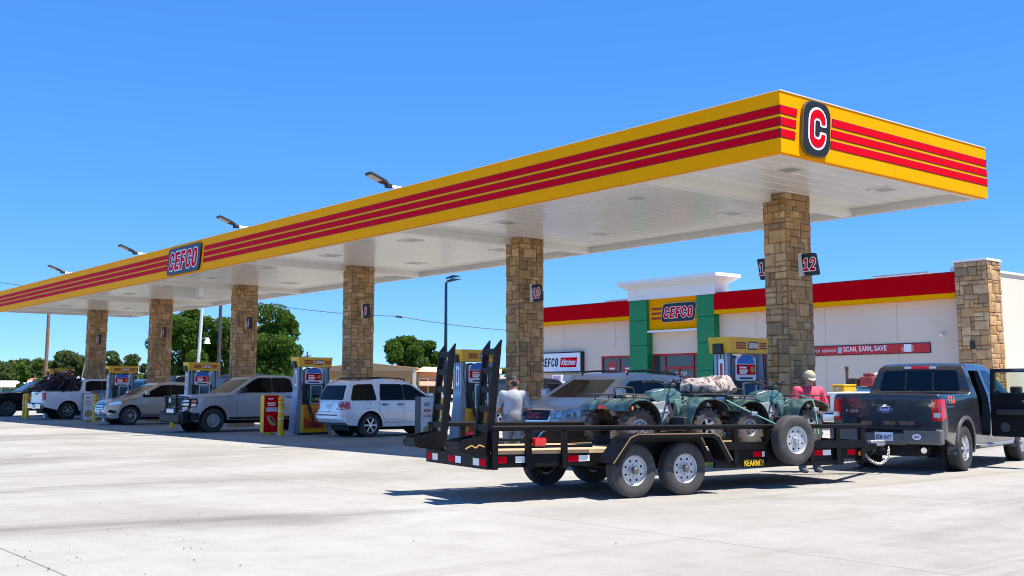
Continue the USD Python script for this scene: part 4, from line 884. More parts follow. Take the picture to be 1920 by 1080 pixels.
# the tow truck with its front door open
def ford_cut(bm, d):
    h, hw, cb = d['h'], d['hw'], d['cb']
    cav = hullp([(cb+.20, s*y, z) for s in (-1, 1) for y, z in ((.80, .62), (.86, 1.2), (.72, h-.09))] + [(x, s*y, z) for s in (-1, 1) for x, y, z in ((1.05, .80, .62), (1.0, .86, 1.2), (.35, .70, h-.09))])
    bm = bm - mf(cav)
    P = lambda poly, y0, y1: mf(frame(extr(poly, y1-y0), (0, y1, 0), (1, 0, 0), (0, 0, 1)))
    zc0, zc1 = 1.36, h-.12
    bm = bm - P(rp([(-.22, zc0), (-.22, zc1), (.2, zc1-.01), (.9, zc0)], .04), -1.3, -.5)
    bm = bm - P(rp([(cb+.40, .60), (cb+.30, 1.0), (cb+.34, h-.14), (-.36, h-.13), (-.36, .60)], .05), -1.3, -.5)           # open rear doorway, right side
    bm = bm - P(rp([(cb+.55, zc0), (cb+.36, zc0+.02), (cb+.4, zc1), (-.32, zc1), (-.32, zc0)], .04), .5, 1.3)
    bm = bm - P(rp([(-.22, zc0), (-.22, zc1), (.2, zc1-.01), (.9, zc0)], .04), .5, 1.3)
    q = extr(rp([(-hw*.72, 1.43), (hw*.72, 1.43), (hw*.64, h-.15), (-hw*.64, h-.15)], .05), .9); bm = bm - mf(frame(q, (cb-.4, 0, 0), (0, 1, 0), (0, 0, 1)))
    return bm
smoke = glass_pane('smoked_pane', (.22, .25, .28)); cleargl = glass_pane('clear_pane', (.75, .8, .75))
t, b, d = pickup('charcoal crew cab pickup towing the trailer, right door standing open', (-10.9, 18.45, 0), 0, charcoal, wb=3.68, hw=1.01, h=1.93, R=.405, cut=ford_cut, rim_kind='six', arch=dgrey, bumper=pm('dusty_bumper', (.13, .12, .11), .45, .3), sides='L', chromey=True, rmat=pm('alloy', (.55, .56, .58), .3, .85))
hd = -.19; h2 = np.array([math.sin(hd), math.cos(hd), 0]); o = np.array([-10.9, 18.45, 0])+h2*d['a']
t.GetAttribute('xformOp:translate').Set(Gf.Vec3d(*o)); t.GetAttribute('xformOp:rotateZ').Set(math.degrees(PI/2-hd))
FORD = (o, PI/2-hd, d)
hw, h, cb, xr, xf = d['hw'], d['h'], d['cb'], d['xr'], d['xf']
mesh('rear_window', patch(b, rp([(-hw*.75, 1.41), (hw*.75, 1.41), (hw*.67, h-.13), (-hw*.67, h-.13)], .05), 'B', .003, .006, .15), smoke, t)
mesh('window_divider', [patch(b, line([(s*.26, 1.42), (s*.25, h-.16)], .02), 'B', .008, .012) for s in (-1, 1)], blackplastic, t)
mesh('brake_lamp', patch(b, rp(P4(-.16, .16, h-.10, h-.05), .01), 'B', .012, .03), redlens, t)
for s in (-1, 1): mesh('cargo_lamp', patch(b, rp(P4(*sorted((s*.17, s*.30)), h-.10, h-.055), .01), 'B', .010, .03), clearlens, t)
seat_m = pm('seat_cloth', (.035, .033, .032), .8)
for x, ys in ((-.75, (-.42, .0, .42)), (.30, (-.40, .40))):
    for y in ys:
        s_ = mesh('seat', [rbx(x-.1, x+.42, y-.24, y+.24, .72, .92, .06), rbx(x-.22, x-.05, y-.23, y+.23, .9, 1.45, .06)], seat_m, t, 40); mesh('headrest', rbx(x-.22, x-.08, y-.13, y+.13, 1.47, 1.68, .05), seat_m, s_, 40)
mesh('dashboard', rbx(.88, 1.15, -.78, .78, .8, 1.25, .08), blackplastic, t, 40)
wr = trimesh.creation.torus(.18, .018, 20, 6); wr.apply_transform(trimesh.transformations.rotation_matrix(1.2, [0, 1, 0])); wr.apply_translation([.80, .40, 1.22]); mesh('steering_wheel', wr, blackplastic, t, True)
# open rear door: hinge at the middle pillar, swung out
for w_ in (rp([(-.22, 1.36), (-.22, h-.12), (.2, h-.13), (.9, 1.36)], .04),):
    for s_ in 'RL': mesh('side_window', patch(b, w_, s_, .0, .006), smoke, t)
mesh('side_window', patch(b, rp([(cb+.55, 1.36), (cb+.36, 1.38), (cb+.4, h-.12), (-.32, h-.12), (-.32, 1.36)], .04), 'L', .0, .006), smoke, t)
mesh('door_handle', patch(b, rp([(-.2, 1.16), (0, 1.165), (0, 1.2), (-.2, 1.2)], .008), 'R', .035, .045), charcoal, t, 30)
mesh('door_seam', patch(b, line([(1.0, .50), (1.05, 1.0), (1.0, 1.33)]), 'R', .0015, .01), darkhole, t)
arch_trim(t, b, [(d['a'], .425), (-d['a'], .425)], .49, .06, dgrey, sides='R')
ang = math.radians(76); hinge = np.array([-.30, -hw+.0, 0])
du = np.array([-math.cos(ang), -math.sin(ang), 0])
dsk = Polygon([(0, .56), (.84, .56), (1.0, .80), (1.06, 1.10), (1.06, 1.34), (1.0, h-.14), (.92, h-.10), (.02, h-.10), (.0, 1.34)]).buffer(-.03).buffer(.03)
wn = Polygon([(.08, 1.38), (.98, 1.38), (.93, h-.17), (.10, h-.17)]).buffer(-.03).buffer(.03)
dn = np.cross(du, [0, 0, 1.0]); dn = dn if dn[0] < 0 else -dn         # inner side faces back
FR = lambda m, off: frame(m, hinge+dn*off, du, (0, 0, 1))
flip = np.dot(np.cross(du, [0, 0, 1.0]), dn) > 0
PL = lambda poly, o0, o1: FR(extr(poly, o1-o0), o0 if flip else o1)
dr = mesh('open_door', PL(dsk.difference(wn), -.03, .03), charcoal, t)
mesh('door_trim', PL(dsk.buffer(-.02).intersection(sbox(-1, 0, 3, 1.34)), .031, .075), pm('door_trim_black', (.008, .008, .009), .7, spec=.2), dr)
mesh('armrest', PL(rrect(.6, .09, .03) if False else affinity.translate(rrect(.62, .10, .04), .48, 1.02), .076, .15), seat_m, dr)
mesh('speaker', PL(Point(.3, .74).buffer(.09), .076, .085), pm('mesh_grey', (.06, .06, .062), .7), dr)
mesh('pull_handle', PL(affinity.translate(rrect(.14, .05, .02), .72, 1.22), .076, .095), chrome, dr)
mesh('pane', PL(wn, -.004, .004), cleargl, dr)
mesh('window_seal', PL(wn.buffer(.02).difference(wn), -.034, .036), blackplastic, dr)
mesh('strap_hinge', PL(affinity.translate(rrect(.16, .04, .01), -.06, .95), -.01, .01), steel, dr)
# details of the tail
tg = xr-.035
mesh('tailgate_panel', patch(b, rp([(-.74, .86), (.74, .86), (.66, .95), (-.66, .95)], .02), 'B', .03, .03), charcoal, t, 30)
ov = affinity.scale(Point(0, 0).buffer(1, quad_segs=10), .135, .06)
ob = mesh('badge_oval', patch(b, affinity.translate(ov, 0, 1.09), 'B', .024, .02), chrome, t)
mesh('badge_blue', patch(b, affinity.translate(affinity.scale(ov, .9, .84), 0, 1.09), 'B', .027, .02), pm('badge_blue', (.02, .06, .22), .3), ob)
def rear_text(txt, hh, y, z, mat, bold=True, shear=0, parent=t, off=.03, wid=None):
    p = centre(tpoly(txt, hh, bold, shear)); 
    if wid: p = affinity.scale(p, wid/(p.bounds[2]-p.bounds[0]), 1, origin=(0, 0))
    m = extr(p, .004); return mesh('lettering', frame(m, (xr-off, y, z), (0, -1, 0), (0, 0, 1)), mat, parent)
rear_text('Ford', .055, 0, 1.09, white, False, .3, ob, .048, .17)
rear_text('F-150', .055, .60, 1.06, steel, True, 0, t, .021, .22)
rear_text('KCW-8477', .075, 0, .615, pm('plate_ink', (.03, .04, .1), .5), True, 0, t, .136, .27)
fx = centre(tpoly('FX4', .13, True, .2)); mesh('lettering', patch(b, affinity.translate(affinity.scale(fx, 1, 1), xr+.52, 1.26), 'R', .002, .004), pm('decal_orange', (.7, .08, .02), .5), t)
ovs = affinity.scale(Point(0, 0).buffer(1, quad_segs=8), .075, .05); st_ = mesh('sticker', frame(extr(ovs, .003), (xr-.152, -.58, .63), (0, -1, 0), (0, 0, 1)), white, t); mesh('flag_print', frame(extr(sbox(-.045, -.025, .045, .025), .005), (xr-.152, -.58, .63), (0, -1, 0), (0, 0, 1)), pm('flag_mauve', (.35, .15, .3), .5), st_)
mesh('exhaust', cyl((xr+.4, -.55, .42), (xr-.06, -.66, .40), .05, 16), chrome, t, 40)
mesh('side_step', rbx(cb+.2, 1.0, -hw-.02, -hw+.14, .38, .44, .02), pm('step_alloy', (.3, .3, .3), .4, .6), t)
mesh('hitch_ball', [cyl((xr-.28, 0, .40), (xr+.2, 0, .40), .03, 8), cyl((xr-.26, 0, .40), (xr-.26, 0, .47), .02, 8)], blackplastic, t)
# service pickup nosed in at the shop
t, b, d = pickup('white service pickup with equipment in its bed, nose to the shop wall', (-17.45, 29.8, 0), PI/2, whitep, rim_kind='steel', chromey=False)
sv = thing('air_compressor', 'red engine air compressor with blue tank in the bed of the white service pickup', 'compressor', (-17.72, 27.6, .9), -PI/2)
tk = lathe([(.01, -.5), (.14, -.47), (.19, -.38), (.19, .38), (.14, .47), (.01, .5)], 18); tk.apply_transform(trimesh.transformations.rotation_matrix(PI/2, [1, 0, 0])); tk.apply_translation([0, -.15, .42]); mesh('air_tank', tk, pm('tank_blue', (.12, .42, .72), .4), sv, 40)
mesh('cradle', [bx(-.25, .25, -.6, .35, .05, .18), bx(-.2, .2, -.6, -.5, .18, .4), bx(-.2, .2, .2, .3, .18, .4)], blackplastic, sv)
mesh('engine', [rbx(-.2, .2, .0, .42, .62, .9, .05), rbx(-.14, .14, .08, .36, .9, 1.0, .04)], pm('engine_maroon', (.22, .03, .03), .5), sv, 40)
mesh('pump_head', [rbx(-.16, .16, -.42, -.12, .62, .86, .04)]+[cyl((0, -.27, .66+.04*i), (0, -.27, .675+.04*i), .2, 14) for i in range(5)], pm('iron_dark', (.06, .055, .05), .6, .4), sv, 40)
mesh('air_filter', cyl((-.05, .38, .92), (-.05, .58, .92), .09, 14), pm('cream_plastic', (.6, .55, .45), .5), sv, 40)
mesh('exhaust_pipe', [cyl((0, -.52, .6), (0, -.52, 1.12), .045, 12), cyl((0, -.52, 1.12), (0, -.52, 1.2), .06, 12)], pm('rusty_pipe', (.12, .07, .045), .7), sv, 40)
bxy = thing('tool_box', 'yellow tool box in the bed beside the air compressor', 'tool box', (-18.05, 27.15, .9), PI/2)
mesh('box', rbx(-.3, .3, -.2, .2, 0, .62, .03), pm('box_yellow', (.75, .42, .02), .45), bxy); mesh('lid', rbx(-.31, .31, -.21, .21, .62, .68, .02), pm('box_yellow', (.75, .42, .02), .45), bxy); mesh('latch', rbx(-.335, -.305, -.05, .05, .5, .6, .01), steel, bxy)
rk = thing('equipment_rack', 'black and red equipment rack with white bars behind the compressor', 'rack', (-16.9, 28.4, .9), PI/2)
mesh('frame', [bx(-.4, .4, -.55, -.5, 0, 1.0), bx(-.4, .4, .5, .55, 0, 1.0), bx(-.4, .4, -.5, .5, .95, 1.0)], blackplastic, rk)
mesh('red_case', rbx(-.3, .3, -.4, .4, .55, .8, .03), pm('engine_red', (.5, .03, .05), .45), rk); mesh('white_bar', bx(-.42, -.41, -.48, .48, .84, .9), white, rk)
# ---------------------------------------------------------------- pumps, bollards, promotion boards
pump_grey = pm('pump_grey', (.30, .32, .37), .35, .5, var=.06, vscale=2); pump_blue = pm('topper_blue', (.02, .14, .5), .4)
def pump(label, loc):
    t = thing('fuel_pump', label, 'fuel pump', loc, 0, 'fuel pumps under the canopy')
    mesh('plinth', bx(-.24, .24, -.52, .52, 0, .07), blackplastic, t)
    mesh('base_cabinet', rbx(-.22, .22, -.44, .44, .07, .95, .02), pm('pump_yellow', (.80, .40, .005), .4), t)
    mesh('core', rbx(-.17, .17, -.40, .40, .951, 1.62, .02), blackplastic, t)
    for s in (-1, 1):
        # fuelling face looks along s*x
        u = (0, s, 0); F = lambda m, off: frame(m, (s*off, 0, 0), u, (0, 0, 1))
        k = mesh('base_print', F(extr(sbox(-.36, .20, .36, .86), .006), .221), pm('print_orange', (.72, .22, .01), .45), t)
        mesh('base_print_red', F(extr(Polygon([(-.36, .2), (.36, .2), (.36, .5), (.0, .38), (-.36, .55)]), .004), .228), pm('print_redorange', (.5, .05, .01), .45), k)
        mesh('logo_plate', F(extr(affinity.translate(slant_rect(.24, .08, .02, .15), .03, .28), .004), .233), pm('dark_red', (.2, .02, .03), .5), k)
        fr = mesh('screen_frame', F(extr(sbox(-.14, .97, .30, 1.58).difference(sbox(-.10, 1.01, .26, 1.55)), .03), .17), pm('frame_silver', (.6, .62, .65), .35, .6), t)
        mesh('screen', F(extr(sbox(-.10, 1.25, .26, 1.55), .012), .17), pm('screen_blue', (.05, .10, .16), .1), fr)
        mesh('grade_panel', F(extr(sbox(-.10, 1.01, .26, 1.24), .014), .17), pm('grade_dark', (.02, .022, .024), .3), fr)
        for j, c in enumerate(((.05, .3, .08), (.6, .45, .05), (.5, .5, .5))): mesh('grade_button', F(extr(sbox(-.06+j*.11, 1.08, .02+j*.11, 1.17), .02), .17), pm(f'button_{"abc"[j]}', c, .4), fr)
        for j, c in ((0, (.01, .16, .06)), (1, (.02, .02, .02))):
            y = -.22-.11*j
            n = mesh('nozzle', [rbx(.0, .05, -.03, .03, -.16, .08, .015), hullp([(0, -.02, .06), (0, .02, .06), (.1, -.02, .12), (.1, .02, .12), (.12, 0, .08), (.02, 0, .02)]), cyl((.03, 0, -.15), (-.02, 0, -.25), .014, 8)], pm('nozzle_green' if j == 0 else 'nozzle_black', c, .4), t, 40) if False else mesh('nozzle', [m for m in [frame(rbx(-.03, .03, -.16, .10, 0, .06, .015), (s*.175, s*y, 1.30), u, (0, 0, 1))]]+[cyl((s*.21, s*y, 1.18), (s*.20, s*(y+.05), 1.02), .013, 8)], pm('nozzle_green' if j == 0 else 'nozzle_black', c, .4), t, 40)
            P = [(s*.21, s*y, 1.20), (s*.27, s*(y+.04), .8), (s*.30, s*(y+.12), .45), (s*.28, s*(y+.2), .42), (s*.24, s*(y+.06-.2*j), .9), (s*.23, s*(-.50), 1.6), (s*.21, s*(-.50), 2.14)] if j == 0 else [(s*.21, s*y, 1.20), (s*.28, s*(y+.2), .6), (s*.3, s*(y+.45), .3), (s*.28, s*(y+.62), .55), (s*.24, s*.50, 1.3), (s*.21, s*.50, 2.14)]
            mesh('hose', tube(spline(P, 6), .016, 6), rubber, n, 40)
        tp = mesh('topper', F(extr(rrect(.56, .44, .05), .03), .10) if False else F(extr(affinity.translate(rrect(.62, .46, .05), 0, 1.84), .03), .14), pm('topper_white', (.72, .73, .76), .4), t)
        mesh('topper_red', F(extr(affinity.translate(rrect(.57, .20, .02), 0, 1.83), .006), .17), red, tp)
        arch_ = affinity.scale(Point(0, 0).buffer(1, quad_segs=10), .27, .18).intersection(sbox(-1, 0, 1, 1))
        mesh('topper_blue', F(extr(affinity.translate(arch_, 0, 1.945), .008), .17), pump_blue, tp)
        for w_, z_, x_ in ((.22, 1.87, -.1), (.26, 1.81, -.08), (.2, 1.765, -.1)): mesh('topper_print', F(extr(sbox(x_-w_/2, z_-.018, x_+w_/2, z_+.018), .004), .1765), white, tp)
        mesh('topper_burger', F(extr(affinity.scale(Point(.19, 1.83).buffer(.07), 1, .95), .004), .1765), pm('burger_tan', (.5, .25, .05), .5), tp)
        mesh('topper_line', F(extr(sbox(-.2, 1.64, .2, 1.68), .004), .17), pm('print_ink', (.05, .05, .08), .5), tp)
        mesh('valance_logo', F(extr(affinity.translate(slant_rect(.30, .16, .035, .15), .12, 2.30), .008), .26), black, t)
        wd = affinity.scale(word(), .085, .10, origin=(0, 0)); wd = affinity.affine_transform(wd, [.92, 0, 0, 1, .12, 2.30])
        mesh('valance_letters', F(extr(wd.buffer(.007), .011), .26), pm('pale_pink', (.75, .5, .5), .5), t)
        for z in (2.25, 2.30, 2.35):
            for a_, b_ in ((-.40, -.10), (.33, .55)): mesh('valance_stripe', F(extr(sbox(a_, z-.016, b_, z+.016), .005), .26), pm('stripe_brownred', (.30, .012, .01), .5), t)
    for s in (-1, 1):
        # end columns flare out toward the ground
        P = [(.40, .0), (.70, .0), (.66, .5), (.585, 1.0), (.56, 1.5), (.56, 2.15), (.42, 2.15), (.40, 1.2)]
        m = extr(Polygon([(s*y, z) for y, z in P]), .34); mesh('end_column', frame(m, (-.17, 0, 0), (0, 1, 0), (0, 0, 1)), pump_grey, t)
        mesh('column_groove', [bx(x-.008, x+.008, *sorted((s*.555, s*.5655)), 1.1, 2.14) for x in (-.09, .0, .09)], blackplastic, t)
        mesh('vertical_sign', frame(extr(rrect(.14, .50, .03), .006), (0.02, s*.566, 1.78), (-s, 0, 0) if s > 0 else (1, 0, 0), (0, 0, 1)), white, t)
        mesh('vertical_print', frame(extr(rrect(.06, .34, .02), .009), (0.02, s*.566, 1.78), (-s, 0, 0) if s > 0 else (1, 0, 0), (0, 0, 1)), pm('poster_red', (.5, .03, .03), .5), t)
    v = hullp([(x, y, z) for x in (-.26, .26) for y, z in ((-.62, 2.46), (.62, 2.46), (-.58, 2.15), (.58, 2.15))])
    mesh('valance', v, pm('pump_yellow', (.80, .40, .005), .4), t)
    for s in (-1, 1): mesh('valance_box', rbx(-.13, .10, *sorted((s*.56, s*.66)), 2.13, 2.33, .02), blackplastic, t)
    return t
PUMPY = 17.18
plab = ['fuel pump under the nearest stone pillar, behind the second quad bike', 'fuel pump behind the raised trailer ramps, left of the man in grey', 'fuel pump at the tail of the white SUV, with its nozzles in view', 'fuel pump behind the silver pickup bonnet', 'fuel pump behind the beige crossover', 'farthest fuel pump, its yellow top above the bike heap']
p0 = pump(plab[0], (X0+PX[0], PUMPY, 0))
for i in range(1, 6): dup(p0, (X0+PX[i], PUMPY, 0), 0, plab[i])
by = pm('bollard_yellow', (.78, .44, .01), .45, var=.06, vscale=3)
def bollard(label, x, y, h=1.22):
    t = thing('bollard', label, 'bollard', (x, y, 0), group='yellow bollards by the pumps')
    m = lathe([(.001, 0), (.092, 0), (.092, h-.06), (.08, h-.02), (.05, h), (.001, h+.01)], 20); mesh('post', m, by, t, 35)
    for z, c in ((h-.12, redlens), (h-.26, redlens), (h*.62, white), (h*.42, white)): mesh('band', lathe([(.0925, z-.012), (.0945, z-.012), (.0945, z+.012), (.0925, z+.012)], 20), c, t)
def board(label, x, y, kind, cat='promotion board'):
    t = thing('promotion_board', label, cat, (x, y, 0), group='promotion boards on the pump bollards')
    mesh('post', lathe([(.001, 0), (.09, 0), (.09, 1.1), (.001, 1.1)], 16), by, t, 35)
    mesh('board', rbx(-.12, .12, -.27, .27, .08, 1.26, .015), by if kind == 'red' else pm('board_dark', (.03, .03, .035), .5), t)
    for s in (-1, 1):
        F = lambda m, off: frame(m, (s*off, 0, 0), (0, s, 0), (0, 0, 1))
        if kind == 'red':
            p = mesh('poster', F(extr(sbox(-.25, .10, .25, 1.24), .006), .121), red, t)
            mesh('poster_edge', F(extr(sbox(.25, .10, .27, 1.24), .008), .121), black, p)
            mesh('print', F(extr(union_all([sbox(-.12, 1.12, .05, 1.16), sbox(-.16, .98, .14, 1.02), sbox(-.13, .92, .12, .96)]), .002), .128), white, p)
            mesh('price_panel', F(extr(sbox(-.19, .74, .2, .87), .002), .128), pm('price_pale', (.6, .55, .62), .5), p)
            mesh('hot_dog', F(extr(affinity.rotate(affinity.scale(Point(0, 0).buffer(1, quad_segs=8), .2, .10), -50), .003).apply_translation([0, .45, 0]), .128), pm('bun_tan', (.55, .33, .14), .5), p)
            mesh('hot_dog_filling', F(extr(affinity.rotate(affinity.scale(Point(0, 0).buffer(1, quad_segs=8), .15, .035), -50), .006).apply_translation([.02, .48, 0]), .128), pm('filling_dark', (.1, .05, .03), .5), p)
        else:
            p = mesh('poster', F(extr(sbox(-.25, .10, .25, 1.24), .006), .121), pm('poster_white', (.74, .74, .76), .5), t)
            for txt, z, h, c in (('GET', 1.06, .085, black), ('NEW', .90, .075, red), ('2 FOR', .76, .07, red)):
                g = centre(tpoly(txt, h, True, 0, .9)); mesh('lettering', F(extr(affinity.translate(g, -.05, z), .002), .128), c, p)
            mesh('food_picture', F(extr(affinity.scale(Point(-.02, .38).buffer(.17, quad_segs=6), 1, .9), .002), .128), pm('bun_tan', (.55, .33, .14), .5), p)
bollard('yellow bollard at the pump behind the white SUV, right of the red hot dog board', X0+PX[2]+.05, 16.1); board('red promotion board with a hot dog picture, left of a bollard', X0+PX[2]-.42, 15.95, 'red')
bollard('yellow bollard behind the raised trailer ramps', X0+PX[1]+.12, 16.1); board('white promotion board reading GET and NEW, beside the white SUV bonnet', X0+PX[1]-.50, 16.0, 'white')
bollard('yellow bollard half hidden by the silver pickup grille guard', X0+PX[3]+.05, 16.1)
bollard('yellow bollard at the nose of the beige crossover', X0+PX[4]+.05, 16.1); board('pale promotion board at the nose of the beige crossover', X0+PX[4]-.42, 15.95, 'white')
bollard('left of two yellow bollards beside the black pickup door', X0+PX[5]-.25, 15.6); bollard('right of two yellow bollards beside the white pickup tailgate', X0+PX[5]+.24, 15.6)
bollard('yellow bollard behind the quad bikes, at the nearest pump', X0+PX[0]+.05, 16.1)

# ---------------------------------------------------------------- trailer
TH = .175; TO = np.array([-11.43, 11.22, 0.]); TRZ = PI/2-TH
fwd = np.array([math.sin(TH), math.cos(TH), 0]); lef = np.array([-math.cos(TH), math.sin(TH), 0])
TW = lambda x, y, z=0: TO+fwd*x+lef*y+np.array([0, 0, z])
def tl_inv(p): q = np.array(p)-TO; return np.array([q@fwd, q@lef, q[2]])
tblack = pm('trailer_black', (.005, .005, .006), .5, spec=.15, var=.3, vscale=6)
wood = [pm(f'plank_{"abc"[i]}', c, .8, var=.2, vscale=5) for i, c in enumerate([(.50, .33, .18), (.44, .29, .16), (.55, .38, .22)])]
tr = thing('utility_trailer', 'black twin axle utility trailer with raised ramps and a wooden deck', 'trailer', TO, TRZ)
LR, LF, HWD = -2.46, 4.16, .92
def tilt(m):
    m = cat_(m) if isinstance(m, list) else m.copy(); m.vertices = m.vertices - np.c_[0*m.vertices[:, 0], 0*m.vertices[:, 0], .0118*m.vertices[:, 0]]; return m
for s in (-1, 1):
    mesh('side_rail', tilt([bx(LR, LF, *sorted((s*(HWD-.06), s*HWD)), .42, .585)]), tblack, tr)
    for a_, b_, c_ in ((LR+.06, -.95, .665), (1.15, LF, .59)): mesh('rub_rail', tilt(bx(a_, b_, *sorted((s*(HWD+.002), s*(HWD+.06))), c_, .70)), tblack, tr)
    mesh('fender_back', tilt(frame(extr(Polygon([(-.86, .47), (-.58, .79), (-.46, .83), (.80, .83), (.90, .79), (1.12, .47)]), .012), (0, s*(HWD+.02), 0), (1, 0, 0), (0, 0, 1))), tblack, tr)
    mesh('top_rail', tilt(rbx(LR-.02, LF+.06, *sorted((s*(HWD-.02), s*(HWD+.06))), .885, .955, .02)), tblack, tr, 40)
    for x in (LR+.03, -1.93, -1.38, 1.55, 2.18, 3.05, 3.6, LF-.03): mesh('stake', tilt(bx(x-.04, x+.04, *sorted((s*(HWD+.003), s*(HWD+.055))), .40, .884)), tblack, tr)
    # fender: bent plate with lip
    f = [(-.88, .47), (-.60, .80), (-.48, .845), (.82, .845), (.92, .80), (1.14, .47)]
    g = [(x*.985+.002, z-.012) for x, z in f]; pl = Polygon(f+g[::-1])
    m = extr(pl, .36); fm = mesh('fender', tilt(frame(m, (0, s*(HWD+.07) if s < 0 else HWD+.43, 0), (1, 0, 0), (0, 0, 1))), tblack, tr)
    lip = Polygon(f+[(x*.93+.01, z-.05) for x, z in f][::-1]); lm = extr(lip, .012); mesh('fender_lip', tilt(frame(lm, (0, s*(HWD+.43)+ (0.006 if s > 0 else -.006), 0), (1, 0, 0), (0, 0, 1))), tblack, fm)
    edge = LineString(f).buffer(.006, cap_style=2); mesh('dusty_edge', tilt(frame(extr(edge, .006), (0, s*(HWD+.437)+(.006 if s > 0 else -.006), .0), (1, 0, 0), (0, 0, 1))), pm('dust_tan', (.30, .19, .09), .9), fm)
    # tape and lights
    for x, c in ((-2.32, red), (-2.02, white), (-1.22, red), (-1.05, white), (2.0, red), (2.17, white), (3.22, red), (3.40, white), (3.92, red)): mesh('reflector_tape', tilt(bx(x-.085, x+.085, *sorted((s*(HWD+.001), s*(HWD+.004))), .48, .56)), c, tr)
    mesh('tail_lamp', tilt(rbx(-1.90, -1.72, *sorted((s*(HWD+.06), s*(HWD+.15))), .69, .80, .02)), redlens, tr)
    mesh('side_marker', tilt(cyl((LF-.05, s*(HWD+.0), .50), (LF-.05, s*(HWD+.035), .50), .045, 12)), orange, tr)
mesh('front_rail', tilt([rbx(LF-.02, LF+.06, -HWD+.02, HWD-.02, .885, .955, .02)]), tblack, tr)
mesh('front_beam', tilt(bx(LF, LF+.06, -HWD, HWD, .40, .70)), tblack, tr)
mesh('rear_beam', tilt(bx(LR-.06, LR, -HWD, HWD, .40, .57)), tblack, tr)
for y, c in ((-.80, red), (-.62, white), (-.1, white), (.1, red), (.62, white), (.80, red)): mesh('reflector_tape', tilt(bx(LR-.064, LR-.061, y-.085, y+.085, .44, .53)), c, tr)
for x in np.arange(LR+.4, LF, .6): mesh('cross_member', tilt(bx(x-.03, x+.03, -HWD+.06, HWD-.06, .45, .58)), tblack, tr)
nb = 9; bwid = 2*(HWD-.0)/nb
for i in range(nb):
    y0 = -HWD+i*bwid; mesh('deck_plank', tilt(bx(LR, LF-.02, y0+.006, y0+bwid-.006, .586, .628)), wood[i % 3], tr)
kb = mesh('maker_plate', tilt(bx(1.70, 2.16, -HWD-.004, -HWD-.001, .385, .475)), tblack, tr)
for s in (-1, 1): mesh('lower_beam', tilt(bx(1.2, LF-.4, *sorted((s*(HWD-.05), s*(HWD-.005))), .33, .419)), tblack, tr)
kt = centre(tpoly('KEARNEY', .085, True)); kt = affinity.scale(kt, .38/(kt.bounds[2]-kt.bounds[0]), 1, origin=(0, 0))
mesh('lettering', tilt(frame(extr(kt, .003), (1.93, -HWD-.005, .395), (1, 0, 0), (0, 0, 1))), pm('letter_gold', (.75, .50, .01), .45), kb)
wst = pm('wheel_silver', (.46, .47, .49), .4, .5)
for x in (-.43, .43):
    for s in (-1, 1): put_wheel(tr, x, s*1.12, .362, .205, .205, 'eight', wst, tmat=pm('worn_rubber', (.045, .043, .041), .8, var=.35, vscale=7), hub=pm('hub_brown', (.16, .14, .12), .4, .6))
    mesh('axle', cyl((x, -1.0, .36), (x, 1.0, .36), .045, 10), tblack, tr)
sp = put_wheel(tr, 2.50, -1.14, .362, .205, .205, 'eight', wst, tmat=pm('worn_rubber', (.045, .043, .041), .8, var=.35, vscale=7), z=.70, name='spare_wheel')
mesh('spare_hub', [cyl((2.50, -1.19, .70), (2.50, -1.10, .70), .07, 14)], pm('hub_rust', (.12, .08, .03), .6), sp)
mesh('spare_bracket', tilt([bx(2.42, 2.58, -1.05, -HWD-.001, .62, .78)]), tblack, tr)
# tongue, coupler, jack, chain
ball = tl_inv(FORD[0]-h2*(d_ford_len if False else 0)+h2*(FORD[2]['xr']-.26))
ct = (ball[0]-.05, ball[1], .50)
mesh('tongue', [rbx(0, 1, -.045, .045, -.06, .06, .01)] and [hullp([(LF+.03, s*.62-.05, .40), (LF+.03, s*.62+.05, .40), (LF+.03, s*.62-.05, .52), (LF+.03, s*.62+.05, .52), (ct[0]-.15, ct[1]-.05+s*.03, .42), (ct[0]-.15, ct[1]+.05+s*.03, .42), (ct[0]-.15, ct[1]-.05+s*.03, .52), (ct[0]-.15, ct[1]+.05+s*.03, .52)]) for s in (-1, 1)], tblack, tr)
mesh('coupler', [rbx(ct[0]-.25, ct[0]+.10, ct[1]-.06, ct[1]+.06, .46, .57, .03)], steel, tr, 40)
mesh('jack', [cyl((ct[0]-.6, ct[1]-.12, .25), (ct[0]-.6, ct[1]-.12, .98), .035, 10), cyl((ct[0]-.6, ct[1]-.12, .12), (ct[0]-.6, ct[1]-.12, .26), .025, 8), bx(ct[0]-.68, ct[0]-.52, ct[1]-.2, ct[1]-.04, .10, .12), cyl((ct[0]-.6, ct[1]-.12, .95), (ct[0]-.6, ct[1]-.3, .95), .012, 6)], tblack, tr, 40)
cp = spline([(ct[0]-.55, ct[1]-.10, .42), (ct[0]-.4, ct[1]-.16, .24), (ct[0]-.2, ct[1]-.18, .18), (ct[0]-.0, ct[1]-.16, .26), (ct[0]+.12, ct[1]-.10, .44)], 7)
lk = []
for i in range(len(cp)-1):
    tor = trimesh.creation.torus(.022, .006, 10, 5); tor.vertices *= [1.5, 1, 1]
    dd = cp[i+1]-cp[i]; dd /= np.linalg.norm(dd); T = trimesh.geometry.align_vectors([1, 0, 0], dd); T = T @ trimesh.transformations.rotation_matrix(PI/2*(i % 2), [1, 0, 0]); tor.apply_transform(T); tor.apply_translation((cp[i]+cp[i+1])/2); lk.append(tor)
setd(mesh('safety_chain', lk, pm('chain_steel', (.45, .42, .36), .4, .8), tr), kind='stuff')
mesh('wiring_cable', tube(spline([(LF+.1, .05, .5), (ct[0]-.7, ct[1]+.1, .3), (ct[0]-.3, ct[1]+.1, .2), (ct[0]+.2, ct[1]+.15, .5)], 6), .01, 6), blackplastic, tr, 40)
